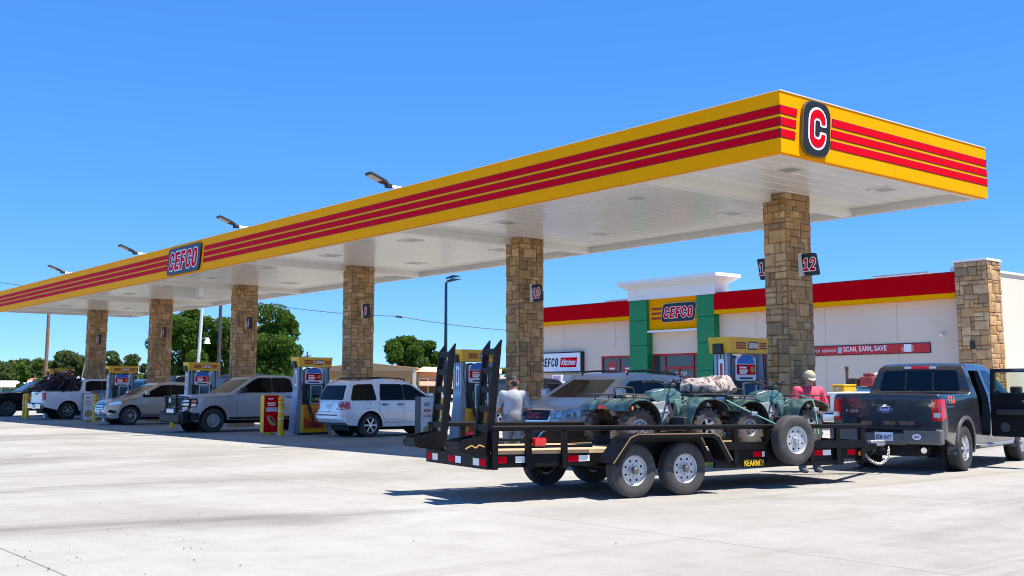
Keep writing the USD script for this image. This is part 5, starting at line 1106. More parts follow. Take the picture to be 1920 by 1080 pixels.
# ramps and rear wedges
for y0 in (-.89, .46):
    y1 = y0+.36; xb, xt = LR-.02, LR+.13; z0, z1 = .62, 2.07
    X = lambda z: xb+(xt-xb)*(z-z0)/(z1-z0)
    r = mesh('ramp', [hullp([(X(z0)-.05, y, z0), (X(z0)+.05, y, z0), (X(z1)-.055, y, z1-.10), (X(z1)+.045, y, z1+.02), (X(z0)-.05, y+.045, z0), (X(z0)+.05, y+.045, z0), (X(z1)-.055, y+.045, z1-.10), (X(z1)+.045, y+.045, z1+.02)]) for y in (y0, y1-.045)], tblack, tr, label='raised loading ramp')
    for k in range(6):
        z = z0+.12+k*.245; mesh('rung', [bx(X(z)-.045, X(z)+.045, y0+.046, y1-.046, z-.008, z+.008), bx(X(z)-.045, X(z)-.035, y0+.046, y1-.046, z-.075, z-.009)], tblack, r)
    ya, yb = y0-.02, y1+.02
    W = lambda y: [(LR-.06, .60), (LR-.06, .86), (LR-.40, .81), (LR-.46, .73), (LR-.44, .66)]
    w_ = mesh('ramp_foot', [frame(extr(Polygon(W(0)), .03), (0, y+.03, 0), (1, 0, 0), (0, 0, 1)) for y in (ya, yb-.03)]+[hullp([(LR-.06, y, .60) for y in (ya+.03, yb-.03)]+[(LR-.44, y, .66) for y in (ya+.03, yb-.03)]+[(LR-.06, y, .63) for y in (ya+.03, yb-.03)]+[(LR-.44, y, .69) for y in (ya+.03, yb-.03)]), bx(LR-.45, LR-.42, ya+.03, yb-.03, .67, .78)], tblack, tr)
    if y0 < 0: mesh('scroll_mark', frame(extr(LineString(spline([(-.36, .70, 0), (-.28, .735, 0), (-.22, .71, 0), (-.17, .74, 0), (-.10, .72, 0)], 5)[:, :2]).buffer(.008), .003), (LR, ya-.001, 0), (1, 0, 0), (0, 0, 1)), pm('scroll_gold', (.55, .32, .08), .4), w_)

# ---------------------------------------------------------------- quad bikes
camo = usdkit.material(stage, '/World/Looks/camo', {'tc': ('texture_coordinate', {}), 'n': ('noise_texture', {'scale': 3.2, 'detail': 3.0, 'roughness': .5, 'distortion': .8}),
    'r': ('rgb_ramp', {'ramp': [(.36, (.016, .032, .029)), (.46, (.04, .085, .075)), (.53, (.075, .15, .135)), (.60, (.045, .09, .08)), (.70, (.16, .24, .22))]}), 'p': ('principled_bsdf', {'roughness': .3, 'coat_weight': .5, 'coat_roughness': .1})},
    [('tc.object', 'n.vector'), ('n.fac', 'r.fac'), ('r.color', 'p.base_color')], surface='p.BSDF')
def strip(path, y0, y1, th=.012, drop=.0, crown=.0, nq=6):
    """bent plate: path (x, z) swept across y from y0 to y1; edges drop"""
    path = spline([(x, 0, z) for x, z in path], 4); ys = np.linspace(y0, y1, nq); V = []
    for lay in (0, 1):
        for i, p in enumerate(path):
            tg = path[min(i+1, len(path)-1)]-path[max(i-1, 0)]; n = np.array([-tg[2], 0, tg[0]]); n /= np.linalg.norm(n)
            for y in ys:
                q = (y-(y0+y1)/2)/((y1-y0)/2); V.append(p+[0, y, 0]+n*(crown*(1-q*q)-drop*max(0, abs(q)-.6)/.4-lay*th))
    m, k = len(path), nq; F = []; I = lambda l, i, j: l*m*k+i*k+j
    for i in range(m-1):
        for j in range(k-1):
            a, b, c, dd = I(0, i, j), I(0, i+1, j), I(0, i+1, j+1), I(0, i, j+1); F += [[a, b, c], [a, c, dd]]
            a, b, c, dd = I(1, i, j), I(1, i+1, j), I(1, i+1, j+1), I(1, i, j+1); F += [[a, c, b], [a, dd, c]]
    for i in range(m-1):
        for j, fl in ((0, 0), (k-1, 1)):
            a, b, c, dd = I(0, i, j), I(0, i+1, j), I(1, i+1, j), I(1, i, j); F += [[a, c, b], [a, dd, c]] if not fl else [[a, b, c], [a, c, dd]]
    for j in range(k-1):
        for i, fl in ((0, 0), (m-1, 1)):
            a, b, c, dd = I(0, i, j), I(0, i, j+1), I(1, i, j+1), I(1, i, j); F += [[a, b, c], [a, c, dd]] if not fl else [[a, c, b], [a, dd, c]]
    o = trimesh.Trimesh(V, F, process=False); trimesh.repair.fix_normals(o); return o
def quad(label, x):
    t = thing('quad_bike', label, 'quad bike', TW(x, 0.02, .63-.0118*x), TRZ, 'quad bikes on the trailer')
    dm = pm('atv_black', (.02, .02, .021), .55); gun = pm('atv_gunmetal', (.13, .125, .12), .5, .4)
    for wx in (-.62, .62):
        for s in (-1, 1): put_wheel(t, wx, s*.44, .27, .22, .135, 'steel' if wx < 0 else 'five', pm('atv_rim', (.45, .46, .47), .4, .7), tmat=dirty_rubber, knob=17)
        mesh('axle', cyl((wx, -.4, .27), (wx, .4, .27), .03, 8), dm, t)
    mesh('engine', [rbx(-.30, .30, -.17, .17, .22, .52, .05), rbx(-.15, .18, -.22, .22, .30, .44, .04)], gun, t, 40)
    mesh('frame_tube', [tube(spline([(-.85, s*.15, .42), (-.3, s*.17, .22), (.3, s*.17, .20), (.8, s*.14, .36), (.9, s*.12, .52)], 5), .018, 6) for s in (-1, 1)], dm, t, 40)
    for s in (-1, 1):
        ya, yb = sorted((s*.24, s*.62))
        mesh('rear_fender', strip([(-.92, .52), (-.87, .62), (-.72, .69), (-.50, .675), (-.34, .55), (-.27, .36), (-.25, .26)], ya, yb, .012, .02), camo, t, 40)
        mesh('front_fender', strip([(.20, .28), (.235, .42), (.32, .58), (.47, .69), (.70, .70), (.90, .635), (1.0, .52)], ya, yb, .012, .02), camo, t, 40)
        mesh('footwell', [rbx(-.26, .22, *sorted((s*.20, s*.56)), .22, .26, .015), rbx(.16, .24, *sorted((s*.22, s*.54)), .22, .42, .02)], dm, t, 40)
        mesh('side_panel', hullp([(-.25, s*.18, .40), (.22, s*.18, .42), (.10, s*.15, .66), (-.30, s*.14, .62), (-.2, s*.24, .46), (.12, s*.24, .50)]), pm('atv_grey', (.22, .22, .23), .45), t)
        mesh('headlight', rbx(.80, .90, *sorted((s*.16, s*.30)), .56, .65, .03), clearlens, t, 40)
        mesh('shock', [cyl((.60, s*.30, .34), (.50, s*.20, .66), .03, 10)]+[lathe([(.028, 0), (.042, .008), (.028, .016)], 10).apply_transform(trimesh.geometry.align_vectors([0, 0, 1], np.array([-.1, -s*.1, .32])/.35)).apply_translation(np.array([.60, s*.30, .34])+np.array([-.1, -s*.1, .32])*q) for q in np.linspace(.15, .8, 6)], pm('spring_black', (.03, .03, .03), .5), t, 40)
    mesh('rear_deck', strip([(-.91, .54), (-.86, .62), (-.72, .687), (-.5, .68), (-.40, .65)], -.25, .25, .012), camo, t, 40)
    mesh('front_deck', strip([(.38, .64), (.5, .69), (.7, .697), (.88, .645), (.95, .56)], -.25, .25, .012), camo, t, 40)
    def soft(P, n=2):
        q = hullp(P); v, f = trimesh.remesh.subdivide_loop(q.vertices, q.faces, n); return trimesh.Trimesh(v, f)
    def shell(P, r=.025):
        sp = trimesh.creation.icosphere(1, r).vertices; return trimesh.convex.convex_hull(np.vstack([sp+np.array(q) for q in P]))
    mesh('tank_cover', shell([(x_, s*w, z) for s in (-1, 1) for x_, w, z in ((-.10, .09, .70), (-.06, .08, .77), (.12, .12, .81), (.32, .10, .82), (.46, .08, .75), (.44, .15, .62), (.02, .16, .63))], .02), camo, t, 35)
    mesh('nose_cowl', shell([(x_, s*w, z) for s in (-1, 1) for x_, w, z in ((.44, .14, .70), (.46, .18, .56), (.84, .22, .66), (.97, .16, .58), (.95, .15, .46), (.80, .18, .44), (.5, .16, .42))], .02), camo, t, 35)
    for s in (-1, 1):
        mesh('side_shroud', shell([(x_, s*w, z) for x_, w, z in ((-.16, .17, .60), (.08, .19, .64), (.14, .22, .48), (-.02, .24, .34), (-.22, .2, .42), (-.1, .12, .5))], .012), pm('atv_grey', (.07, .07, .075), .45), t, 35)
        mesh('leg_shield', shell([(x_, s*w, z) for x_, w, z in ((.26, .20, .66), (.36, .22, .66), (.24, .36, .30), (.30, .38, .30), (.20, .22, .34))], .012), camo, t, 35)
        mesh('fork_guard', hullp([(.12, s*.16, .62), (.20, s*.16, .64), (.16, s*.26, .32), (.24, s*.26, .32), (.18, s*.18, .66)]), dm, t)
        mesh('fender_lining', strip([(-.88, .50), (-.83, .60), (-.71, .665), (-.50, .65), (-.36, .54), (-.30, .36)], *sorted((s*.25, s*.60)), .006, .02), dm, t, 40); mesh('fender_lining', strip([(.27, .40), (.345, .57), (.48, .665), (.70, .675), (.88, .61), (.96, .50)], *sorted((s*.25, s*.60)), .006, .02), dm, t, 40)
    mesh('gauge_pod', rbx(.27, .40, -.08, .08, .84, .92, .03), dm, t, 40)
    mesh('rear_cowl', soft([(x_, s*w, z) for s in (-1, 1) for x_, w, z in ((-.88, .2, .58), (-.86, .18, .48), (-.4, .2, .40), (-.2, .17, .44), (-.3, .19, .64), (-.75, .22, .64))]), dm, t, True)
    st = hullp([(x_, s*w, z) for s in (-1, 1) for x_, w, z in ((-.62, .15, .68), (-.60, .13, .78), (-.30, .15, .76), (-.05, .12, .73), (.0, .12, .62), (-.5, .17, .62))]); v, f = trimesh.remesh.subdivide_loop(st.vertices, st.faces, 2)
    mesh('seat', trimesh.Trimesh(v, f), pm('seat_vinyl', (.025, .025, .026), .5), t, True)
    for a, b_, z in ((-.95, -.44, .745), (.46, 1.0, .745)):
        rk = mesh('rack', [tube(spline([(a, -.40, z), (a-.02 if a < 0 else a, 0, z), (a, .40, z)], 4), .013, 6), tube([(b_, -.40, z), (b_, .40, z)], .013, 6)]+[tube([(a, y, z), ((a+b_)/2, y, z+.005), (b_, y, z)], .012, 6) for y in (-.40, -.2, 0, .2, .40)]+[tube([(xx, y, z), (xx, y, .66)], .011, 5) for xx in (a+.15, b_-.12) for y in (-.35, .35)], dm, t, 40)
        if a < 0: mesh('rack_rail', tube(spline([(a+.02, -.38, z), (a+.0, -.38, z+.10), (a+.30, -.38, z+.10), (a+.34, -.38, z)], 4), .012, 6), dm, rk, 40)
    mesh('bumper', [tube(spline([(.92, s*.22, .30), (1.02, s*.24, .45), (1.0, s*.22, .62)], 4), .016, 6) for s in (-1, 1)]+[tube([(1.02, -.24, .45), (1.02, .24, .45)], .016, 6)], dm, t, 40)
    hb = [(.30, 0, .83), (.27, .10, .91), (.22, .26, .945), (.14, .40, .93)]
    mesh('handlebar', [tube(spline([(x_, s*y, z) for x_, y, z in hb], 4), .012, 6) for s in (-1, 1)]+[cyl((.32, 0, .74), (.29, 0, .88), .03, 8)], dm, t, 40)
    for s in (-1, 1):
        mesh('grip', cyl((.19, s*.32, .942), (.13, s*.43, .928), .018, 8), rubber, t, 40); mesh('lever', [cyl((.24, s*.25, .95), (.24, s*.40, .955), .007, 5), rbx(.2, .26, *sorted((s*.22, s*.29)), .92, .98, .015)], dm, t, 40)
        mesh('cable', tube(spline([(.24, s*.24, .94), (.36, s*.22, .99), (.44, s*.10, .88), (.44, s*.06, .72)], 5), .007, 5), rubber, t, 40)
    ex = lathe([(.001, 0), (.055, .01), (.065, .05), (.065, .36), (.03, .40), (.001, .40)], 14); ex.apply_transform(trimesh.transformations.rotation_matrix(-1.45, [0, 1, 0])); ex.apply_translation([-.50, -.2, .46]); mesh('exhaust', ex, gun, t, 40)
    mesh('tail_lamp', rbx(-.95, -.91, -.06, .06, .54, .59, .01), redlens, t)
    mesh('reflector', rbx(-.84, -.80, -.635, -.62, .53, .58, .01), orange, t)
    return t
quad('camouflage quad bike nearest the trailer ramps, without load on its seat', .80)
q2 = quad('camouflage quad bike at the front of the trailer, beside the spare wheel', 2.86)
# cloth bundle on the rear rack of the second quad, straps
bm = trimesh.creation.icosphere(4, 1.0); v = bm.vertices.copy(); v = np.sign(v)*np.abs(v)**.8
v = v*[.42, .38, .10]; v[:, 2] += np.where(v[:, 2] > 0, .07*np.exp(-((v[:, 0]-.12)/.12)**2)+.04*np.exp(-((v[:, 0]+.2)/.1)**2), 0); nz = meshkit.fbm(v*[7, 5, 9], 4, 3)-.5; fold = np.sin(v[:, 0]*26+v[:, 1]*9+nz*6)
v = v+np.c_[nz*.05, nz*.06, (nz*.13+fold*.022)*(v[:, 2] > -.05)]
bg = thing('cloth_bundle', 'pale crumpled camouflage cloth bundle strapped between the two quad bikes', 'bundle', TW(1.86, -.0, .63+.80+.04), TRZ)
cl = usdkit.material(stage, '/World/Looks/cloth_camo', {'tc': ('texture_coordinate', {}), 'mp': ('mapping', {'scale': (2.0, .7, 1.0)}), 'n': ('noise_texture', {'scale': 6.0, 'detail': 3.0, 'distortion': 2.0}), 'r': ('rgb_ramp', {'ramp': [(.38, (.05, .035, .03)), (.46, (.22, .16, .14)), (.54, (.46, .39, .36)), (.66, (.33, .26, .23))]}), 'p': ('principled_bsdf', {'roughness': .85})}, [('tc.object', 'mp.vector'), ('mp.vector', 'n.vector'), ('n.fac', 'r.fac'), ('r.color', 'p.base_color')], surface='p.BSDF')
mesh('cloth', trimesh.Trimesh(v, bm.faces, process=False), cl, bg, True)
mesh('cord', [tube(spline([(x_, -.37, -.10), (x_+.02, -.30, .08), (x_-.01, 0, .135), (x_+.02, .30, .08), (x_, .37, -.10)], 5), .010, 5) for x_ in (-.12, .16)], pm('cord_dark', (.03, .03, .03), .7), bg, 40)
def strap(label, P, w=.012):
    P = np.array(P, float); L = spline(P, 6); n = np.array([1, 0, 0.0])
    t = thing('tie_down_strap', label, 'strap', TO, TRZ, 'tie down straps on the quad bikes')
    mesh('webbing', tube(L, w, 5), pm('strap_green', (.10, .28, .22), .7), t, 40); a = (L[len(L)//2]); mesh('buckle', rbx(a[0]-.05, a[0]+.05, a[1]-.03, a[1]+.03, a[2]-.03, a[2]+.03, .01), steel, t)
strap('green strap slanting from the second quad down behind the spare wheel', [(1.75, -.55, 1.28), (2.1, -.75, 1.08), (2.6, -.90, .85)])
strap('pale green strap hanging over the front rack of the second quad', [(3.42, -.40, 1.345), (3.44, -.62, 1.26), (3.38, -.75, .98), (3.3, -.86, .72)])

# ---------------------------------------------------------------- people
def bones(L, edge=.025, it=12):
    M = None
    for pa, ra, pb, rb in L:
        s = trimesh.creation.icosphere(2, 1.0).vertices
        h = mf(trimesh.convex.convex_hull(np.vstack([s*ra+np.array(pa), s*rb+np.array(pb)]))); M = h if M is None else M+h
    t = unmf(M.refine_to_length(edge)); t = trimesh.Trimesh(t.vertices, t.faces, process=True); trimesh.smoothing.filter_taubin(t, iterations=it); return t
skin = pm('skin', (.42, .20, .13), .5, var=.08, vscale=8)
def hand(wr, d, side, palm=(0, 0, -1)):
    """bones of a slightly curled hand: wr wrist, d direction of the fingers, side the thumb side"""
    wr, d, side = [np.array(a, float) for a in (wr, d, side)]; d /= np.linalg.norm(d); side -= d*(side@d); side /= np.linalg.norm(side); pn = np.cross(d, side)
    L = [(wr, .026, wr+d*.05+side*.02, .02), (wr, .026, wr+d*.08-side*.025, .018), (wr+d*.08-side*.025, .016, wr+d*.085+side*.025, .016)]
    for i, (o, l) in enumerate(((.03, .075), (.01, .085), (-.01, .078), (-.03, .06))):
        b = wr+d*.085+side*o; m = b+d*l*.5+pn*.008; e = m+d*l*.42+pn*.025; L += [(b, .0095, m, .009), (m, .009, e, .008)]
    b = wr+d*.03+side*.025; m = b+side*.035+d*.03; L += [(b, .013, m, .011), (m, .011, m+d*.03+pn*.012, .009)]
    return L
def person(label, loc, rz, J, cols, H=1.78, wide=1.0, cap=None, cap_col=None, hair=None, beard=False, legs='shorts', face=True):
    """local axes: x to the person's right, y forward"""
    t = thing('person', label, 'person', loc, rz)
    A = {k: np.array(v, float)*(H/1.78 if k[:2] not in ('hd', 'th', 'lo') else 1) for k, v in J.items()}; W = wide
    L = [(A['neck'], .062, A['head']-[0, 0, .03], .06), (A['chest'], .15*W, A['neck']-[0, 0, .05], .07)]
    for s in 'lr':
        L += [(A['sh'+s], .062*W, A['el'+s], .047), (A['el'+s], .046, A['wr'+s], .030), (A['chest'], .14*W, A['sh'+s], .07*W), (A['hip'+s], .10*W, A['kn'+s], .062), (A['kn'+s], .062, A['an'+s], .042), (A['pelvis'], .14*W, A['hip'+s], .11*W)]
        L += [(A['an'+s], .042, A['an'+s]+[0, .0, -.04], .042)]
        sd = A['thumb'+s] if 'thumb'+s in A else np.array([0, 1, 0]); L += hand(A['wr'+s], A.get('hd'+s, np.array([0, .2, -1])), sd)
    L += [(A['pelvis'], .15*W, A['belly'], .16*W), (A['belly'], .16*W, A['chest'], .16*W)]
    hc = A['head']; f = A['look']/np.linalg.norm(A['look']); rgt = np.cross(f, [0, 0, 1]); rgt /= np.linalg.norm(rgt); u = np.cross(rgt, f)
    Q = lambda a, b, c: hc+rgt*a+f*b+u*c
    L += [(Q(0, -.02, .03), .088, Q(0, .02, .02), .085), (Q(0, .03, -.05), .062, Q(0, .045, -.085), .04), (Q(0, .095, .01), .012, Q(0, .112, -.025), .017)]
    for s in (-1, 1): L += [(Q(s*.088, -.01, .0), .016, Q(s*.092, -.015, -.03), .012), (Q(s*.035, .07, -.02), .03, Q(s*.03, .06, -.05), .03)]
    body = mesh('body', bones(L, .018, 8), skin, t, True)
    for s in (-1, 1):
        e = trimesh.creation.icosphere(1, .011); e.apply_translation(Q(s*.033, .089, .012)); mesh('eye', e, pm('eye_dark', (.03, .02, .015), .2), t, True)
    m = trimesh.creation.icosphere(1, 1.0); m.vertices *= [.026, .006, .005]; T = np.eye(4); T[:3, 0], T[:3, 1], T[:3, 2], T[:3, 3] = rgt, f, u, Q(0, .088, -.062); m.apply_transform(T); mesh('mouth', m, pm('lip', (.3, .10, .08), .5), t, True)
    # clothing
    sh = [(A['pelvis']+[0, 0, .02], .165*W, A['belly'], .178*W), (A['belly'], .178*W, A['chest'], .178*W), (A['chest'], .16*W, A['neck']-[0, 0, .075], .085)]
    for s in 'lr': sh += [(A['chest'], .145*W, A['sh'+s], .076*W), (A['sh'+s], .074*W, A['sh'+s]+(A['el'+s]-A['sh'+s])*.75, .072)]
    sm = bones(sh, .022, 8); nz = meshkit.fbm(sm.vertices*[9, 9, 5], 3, 2)-.5; sm.vertices = sm.vertices+sm.vertex_normals*(nz*.022)[:, None]; mesh('shirt', sm, cols[0], t, True)
    pt = [(A['pelvis'], .168*W, A['pelvis']+[0, 0, .03], .168*W)]
    for s in 'lr':
        k = A['hip'+s]+(A['kn'+s]-A['hip'+s])*.95 if legs == 'shorts' else A['kn'+s]
        pt += [(A['pelvis'], .15*W, A['hip'+s], .13*W), (A['hip'+s], .13*W, k, .092)]
        if legs != 'shorts': pt += [(A['kn'+s], .085, A['an'+s], .07)]
    mesh('shorts' if legs == 'shorts' else 'trousers', bones(pt, .025, 8), cols[1], t, True)
    for s in 'lr':
        a = A['an'+s]; mesh('shoe', bones([(a+[0, -.03, -.045], .045, a+[0, .14, -.055], .036), (a+[0, .02, -.02], .048, a+[0, -.02, -.05], .045)], .02, 4), pm('shoe_grey', (.12, .12, .125), .6), t, True)
    if cap:
        c = trimesh.creation.icosphere(3, .105); c = trimesh.intersections.slice_mesh_plane(c, [0, 0, 1], [0, 0, -.012], cap=True); c.vertices *= [.95, 1.06, .92]
        T = np.eye(4); T[:3, 0], T[:3, 1], T[:3, 2], T[:3, 3] = rgt, f, u, Q(0, 0, .045); c.apply_transform(T); cm_ = mesh('cap', c, cap_col, t, 40)
        br = extr(affinity.scale(Point(0, 0).buffer(1, quad_segs=8), .072, .115).intersection(sbox(-1, .0, 1, 1)), .009); br.apply_translation([0, .075, -.008]); br.apply_transform(trimesh.transformations.rotation_matrix(-.18, [1, 0, 0])); br.apply_transform(T); mesh('cap_peak', br, cap_col, cm_)
    hr = bones([(Q(0, -.035, .0), .074, Q(0, -.04, -.04), .056)], .02, 3); mesh('hair', hr, hair, t, True)
    if beard: mesh('beard', bones([(Q(0, .055, -.075), .038, Q(0, .05, -.10), .03), (Q(-.05, .03, -.06), .026, Q(0, .06, -.085), .03), (Q(.05, .03, -.06), .026, Q(0, .06, -.085), .03)], .018, 3), pm('beard_grey', (.28, .22, .19), .9), t, True)
    return t
Jg = dict(pelvis=(0, 0, .95), hipl=(-.10, 0, .90), hipr=(.10, 0, .90), knl=(-.12, .02, .50), knr=(.13, .02, .50), anl=(-.13, -.02, .09), anr=(.15, -.02, .09), belly=(0, .03, 1.12), chest=(0, .0, 1.33), neck=(0, .0, 1.53), head=(0, .03, 1.67), look=(-.35, 1, -.25),
          shl=(-.22, -.0, 1.42), shr=(.22, 0, 1.42), ell=(-.33, .02, 1.14), elr=(.33, .02, 1.14), wrl=(-.24, .24, 1.08), wrr=(.22, .26, 1.10), hdl=(.5, 1, 0), hdr=(-.5, 1, 0), thumbl=(0, 0, 1), thumbr=(0, 0, 1))
person('person in grey t-shirt, shorts and black cap, back turned, standing by the pump', (-16.30, 13.40, 0), .884, Jg, (pm('shirt_grey', (.28, .295, .33), .85), pm('shorts_grey', (.16, .16, .17), .85)), H=1.68, wide=1.10, cap=True, cap_col=pm('cap_black', (.012, .013, .018), .7), hair=pm('hair_dark', (.03, .02, .015), .8))
Jp = dict(Jg, look=(.15, 1, -.32), head=(.0, .06, 1.64), neck=(0, .03, 1.51), ell=(-.34, -.02, 1.13), wrl=(-.10, .26, 1.08), hdl=(1, .5, -.1), elr=(.33, .0, 1.13), wrr=(.20, .25, 1.02), hdr=(-.3, 1, -.3))
person('person in pink t-shirt and tan cap working at the front of the trailer', TW(4.93, .98), .884+PI+.25, Jp, (pm('shirt_pink', (.64, .06, .10), .85), pm('jeans', (.05, .07, .12), .85)), wide=1.08, cap=True, cap_col=pm('cap_tan', (.42, .35, .25), .85), hair=pm('hair_grey', (.2, .17, .15), .8), beard=True, legs='long')
# ---------------------------------------------------------------- background
bark = pm('bark', (.14, .105, .08), .9, var=.3, vscale=5)
def leaf_mat(name, a, b, c):
    return usdkit.material(stage, '/World/Looks/'+name, {'g': ('geometry', {}), 'r': ('rgb_ramp', {'ramp': [(0, a), (.5, b), (1, c)]}), 'd': ('diffuse_bsdf', {}), 't': ('translucent_bsdf', {}), 'm': ('mix_closure', {'fac': .5})},
        [('g.random_per_island', 'r.fac'), ('r.color', 'd.color'), ('r.color', 't.color'), ('d.BSDF', 'm.closure1'), ('t.BSDF', 'm.closure2')], surface='m.closure')
oak = leaf_mat('oak_leaves', (.075, .135, .024), (.185, .28, .046), (.33, .40, .085))
lite = leaf_mat('light_leaves', (.11, .18, .03), (.20, .31, .05), (.30, .40, .09))
farl = leaf_mat('far_leaves', (.085, .12, .04), (.14, .19, .06), (.21, .25, .09))
def leaves(C, R, n, size, rng):
    """n leaf quads around clump centres C with radii R"""
    k = rng.integers(0, len(C), n); d = rng.normal(size=(n, 3)); d /= np.linalg.norm(d, axis=1)[:, None]
    p = C[k]+d*(R[k]*rng.uniform(.35, 1.0, n)**.5)[:, None]*[1, 1, .8]
    a = rng.normal(size=(n, 3))+[0, 0, .0]; a /= np.linalg.norm(a, axis=1)[:, None]; b = np.cross(a, d+rng.normal(size=(n, 3))*.6); b /= np.linalg.norm(b, axis=1)[:, None]+1e-9
    s = size*rng.uniform(.6, 1.4, n)[:, None]
    V = np.stack([p-a*s*.6, p+b*s*.42, p+a*s*.6, p-b*s*.42], 1).reshape(-1, 3); i = np.arange(n)[:, None]*4
    return trimesh.Trimesh(V, np.vstack([i+[0, 1, 2], i+[0, 2, 3]]), process=False)
def tree(name, label, loc, h, w, nclump, nleaf, size, mat, seed, group=None, low=.25, cat='tree', shape=None, d=None):
    rng = np.random.default_rng(seed); t = thing(name, label, cat, loc, 0, group)
    th = h*.35; P = spline([(0, 0, -.1), (rng.uniform(-.1, .1), rng.uniform(-.1, .1), th*.5), (rng.uniform(-.2, .2), rng.uniform(-.2, .2), th)], 4)
    r0 = .035*h
    mesh('trunk', [cone(P[i], P[i+1], r0*(1-.06*i), r0*(1-.06*(i+1)), 9) for i in range(len(P)-1)], bark, t)
    C, R = [], []
    while len(C) < nclump:
        q = rng.uniform(-1, 1, 3)
        if np.linalg.norm(q) > 1 or np.linalg.norm(q) < .25: continue
        z = h*(low+(1-low)*(q[2]*.5+.5)); f = 1.0 if q[2] < .2 else 1.0
        C.append((q[0]*w/2, q[1]*w/2, z)); R.append(rng.uniform(.10, .19)*min(w, h))
    C, R = np.array(C), np.array(R)
    for i in rng.permutation(nclump)[:7]: mesh('limb', [cone(P[-1], P[-1]*.4+C[i]*.6, r0*.5, r0*.25, 6), cone(P[-1]*.4+C[i]*.6, C[i], r0*.25, r0*.08, 6)], bark, t)
    mesh('crown', leaves(C, R, nleaf, size, rng), mat, t)
    return t
fwh = np.array([math.sin(YAW), math.cos(YAW), 0.])
def at(px, d, z=0): return fwh*d+rt*((px-960)/2017.5*d)+np.array([0, 0, z])
tree('oak_tree', 'broad dark green oak left of the tall white pole', at(368, 84), 7.4, 6.6, 42, 22000, .21, oak, 11, low=.12)
tree('oak_tree', 'dark oak between the dark pole and the stone pillar above the silver pickup', at(438, 92), 6.6, 5.4, 30, 14000, .21, oak, 12, low=.1)
tree('oak_tree', 'large oak right of the stone pillar, its crown reaching down toward the fuel pump', at(512, 84), 7.6, 6.0, 40, 21000, .21, oak, 13, low=.12)
tree('oak_tree', 'round oak behind the roof of the tan metal building', at(776, 128), 7.6, 6.4, 36, 16000, .26, oak, 14, low=.3)
tree('pale_tree', 'small bright green tree beside the black pickup windscreen', at(68, 92), 4.3, 3.0, 12, 3600, .21, lite, 15, low=.15)
tree('pale_tree', 'light green shrub-like tree between stone pillars behind the pump', at(268, 110), 3.0, 4.0, 12, 1500, .3, lite, 16, low=.1)
tree('pale_tree', 'light green bush below the oak, right of the second stone pillar', at(330, 100), 2.6, 3.4, 10, 1500, .3, lite, 17, low=.05)
tree('pale_tree', 'green tree top peeking behind the right end of the tan building', at(948, 130), 4.0, 4.0, 12, 1500, .34, lite, 18, low=.1)
tree('dark_tree', 'tall dark tree left of the farthest stone pillar', at(140, 150), 6.6, 6.5, 20, 6000, .36, farl, 19, low=.15)
tree('dark_tree', 'dark tree behind the gap between the two farthest stone pillars', at(232, 150), 6.3, 8.0, 22, 6000, .36, farl, 20, low=.15)
fdl = ['at the far left edge of the picture', 'above the black pickup roof', 'left of the brown pole', 'behind the brown pole', 'right of the brown pole', 'above the white pickup cab', 'left in the gap between the far pillars', 'right in the gap between the far pillars', 'at the right of the gap beside the second pillar', 'low behind the first big oak']
for i, px in enumerate([8, 38, 66, 96, 118, 165, 212, 246, 275, 310]):
    d = 190+12*(i % 3); tree('distant_tree', 'distant hazy tree '+fdl[i], at(px, d), 5.2+2.6*((i*37) % 5)/5+(2.0 if i < 2 else 0), 9.5, 16, 2600, .5, farl, 30+i, 'distant tree line', low=.08)
xx = np.linspace(-40, 330, 60); V, F = [], []
for i, px in enumerate(xx):
    for j, (d, hh) in enumerate(((330, 0), (370, 6.5), (430, 11.0), (520, 8), (600, 0))): V.append(at(px, d, -1+hh*(.55+.45*max(0, 1-px/260))*(.75+.5*float(meshkit.noise(np.array([px*.02, j*3.1, 0]), 5))) if hh else -1))
for i in range(59):
    for j in range(4): a = i*5+j; F += [[a, a+5, a+1], [a+1, a+5, a+6]]
hill = trimesh.Trimesh(V, F, process=False)
setd(mesh('hill', hill, pm('hill_green', (.06, .085, .035), .95, var=.5, vscale=.08), None, True), kind='structure')
np.random.seed(3); hw_ = np.array(hill.sample(9000)); rngw = np.random.default_rng(9)
wd_m = leaves(hw_+[0, 0, .8], np.full(len(hw_), 1.6), 30000, 1.1, rngw)
setd(mesh('hill_woods', wd_m, farl), kind='stuff', label='woods covering the low hill at the far left', category='woods')
# tan metal building
B0 = at(690, 96); brz = math.atan2(rt[1], rt[0])
tb = thing('metal_building', 'long tan corrugated metal building with low gable roof beyond the pumps', 'building', B0, brz)
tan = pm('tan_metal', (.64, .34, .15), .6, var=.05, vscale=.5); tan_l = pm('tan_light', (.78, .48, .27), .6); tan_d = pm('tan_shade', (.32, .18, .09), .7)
def corrug(x0, x1, z0, z1, y, pitch=.3, dep=.05):
    n = int((x1-x0)/pitch); P = []
    for i in range(n): a = x0+i*pitch; P += [(a, y), (a+pitch*.55, y), (a+pitch*.65, y-dep), (a+pitch*.9, y-dep)]
    P += [(x1, y), (x1, y+.06), (x0, y+.06)]; m = extr(Polygon(P), z1-z0); m.apply_translation([0, 0, z0]); return m
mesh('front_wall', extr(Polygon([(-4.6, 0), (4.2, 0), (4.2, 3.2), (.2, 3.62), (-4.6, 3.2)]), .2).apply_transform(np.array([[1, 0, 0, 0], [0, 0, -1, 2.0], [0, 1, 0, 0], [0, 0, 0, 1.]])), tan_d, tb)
mesh('gable_fascia', hullp([(x, y, z) for y in (-.1, .0) for x, z in ((-4.7, 3.0), (.2, 3.42), (4.3, 3.0), (4.3, 3.28), (.2, 3.70), (-4.7, 3.28))]), tan_l, tb)
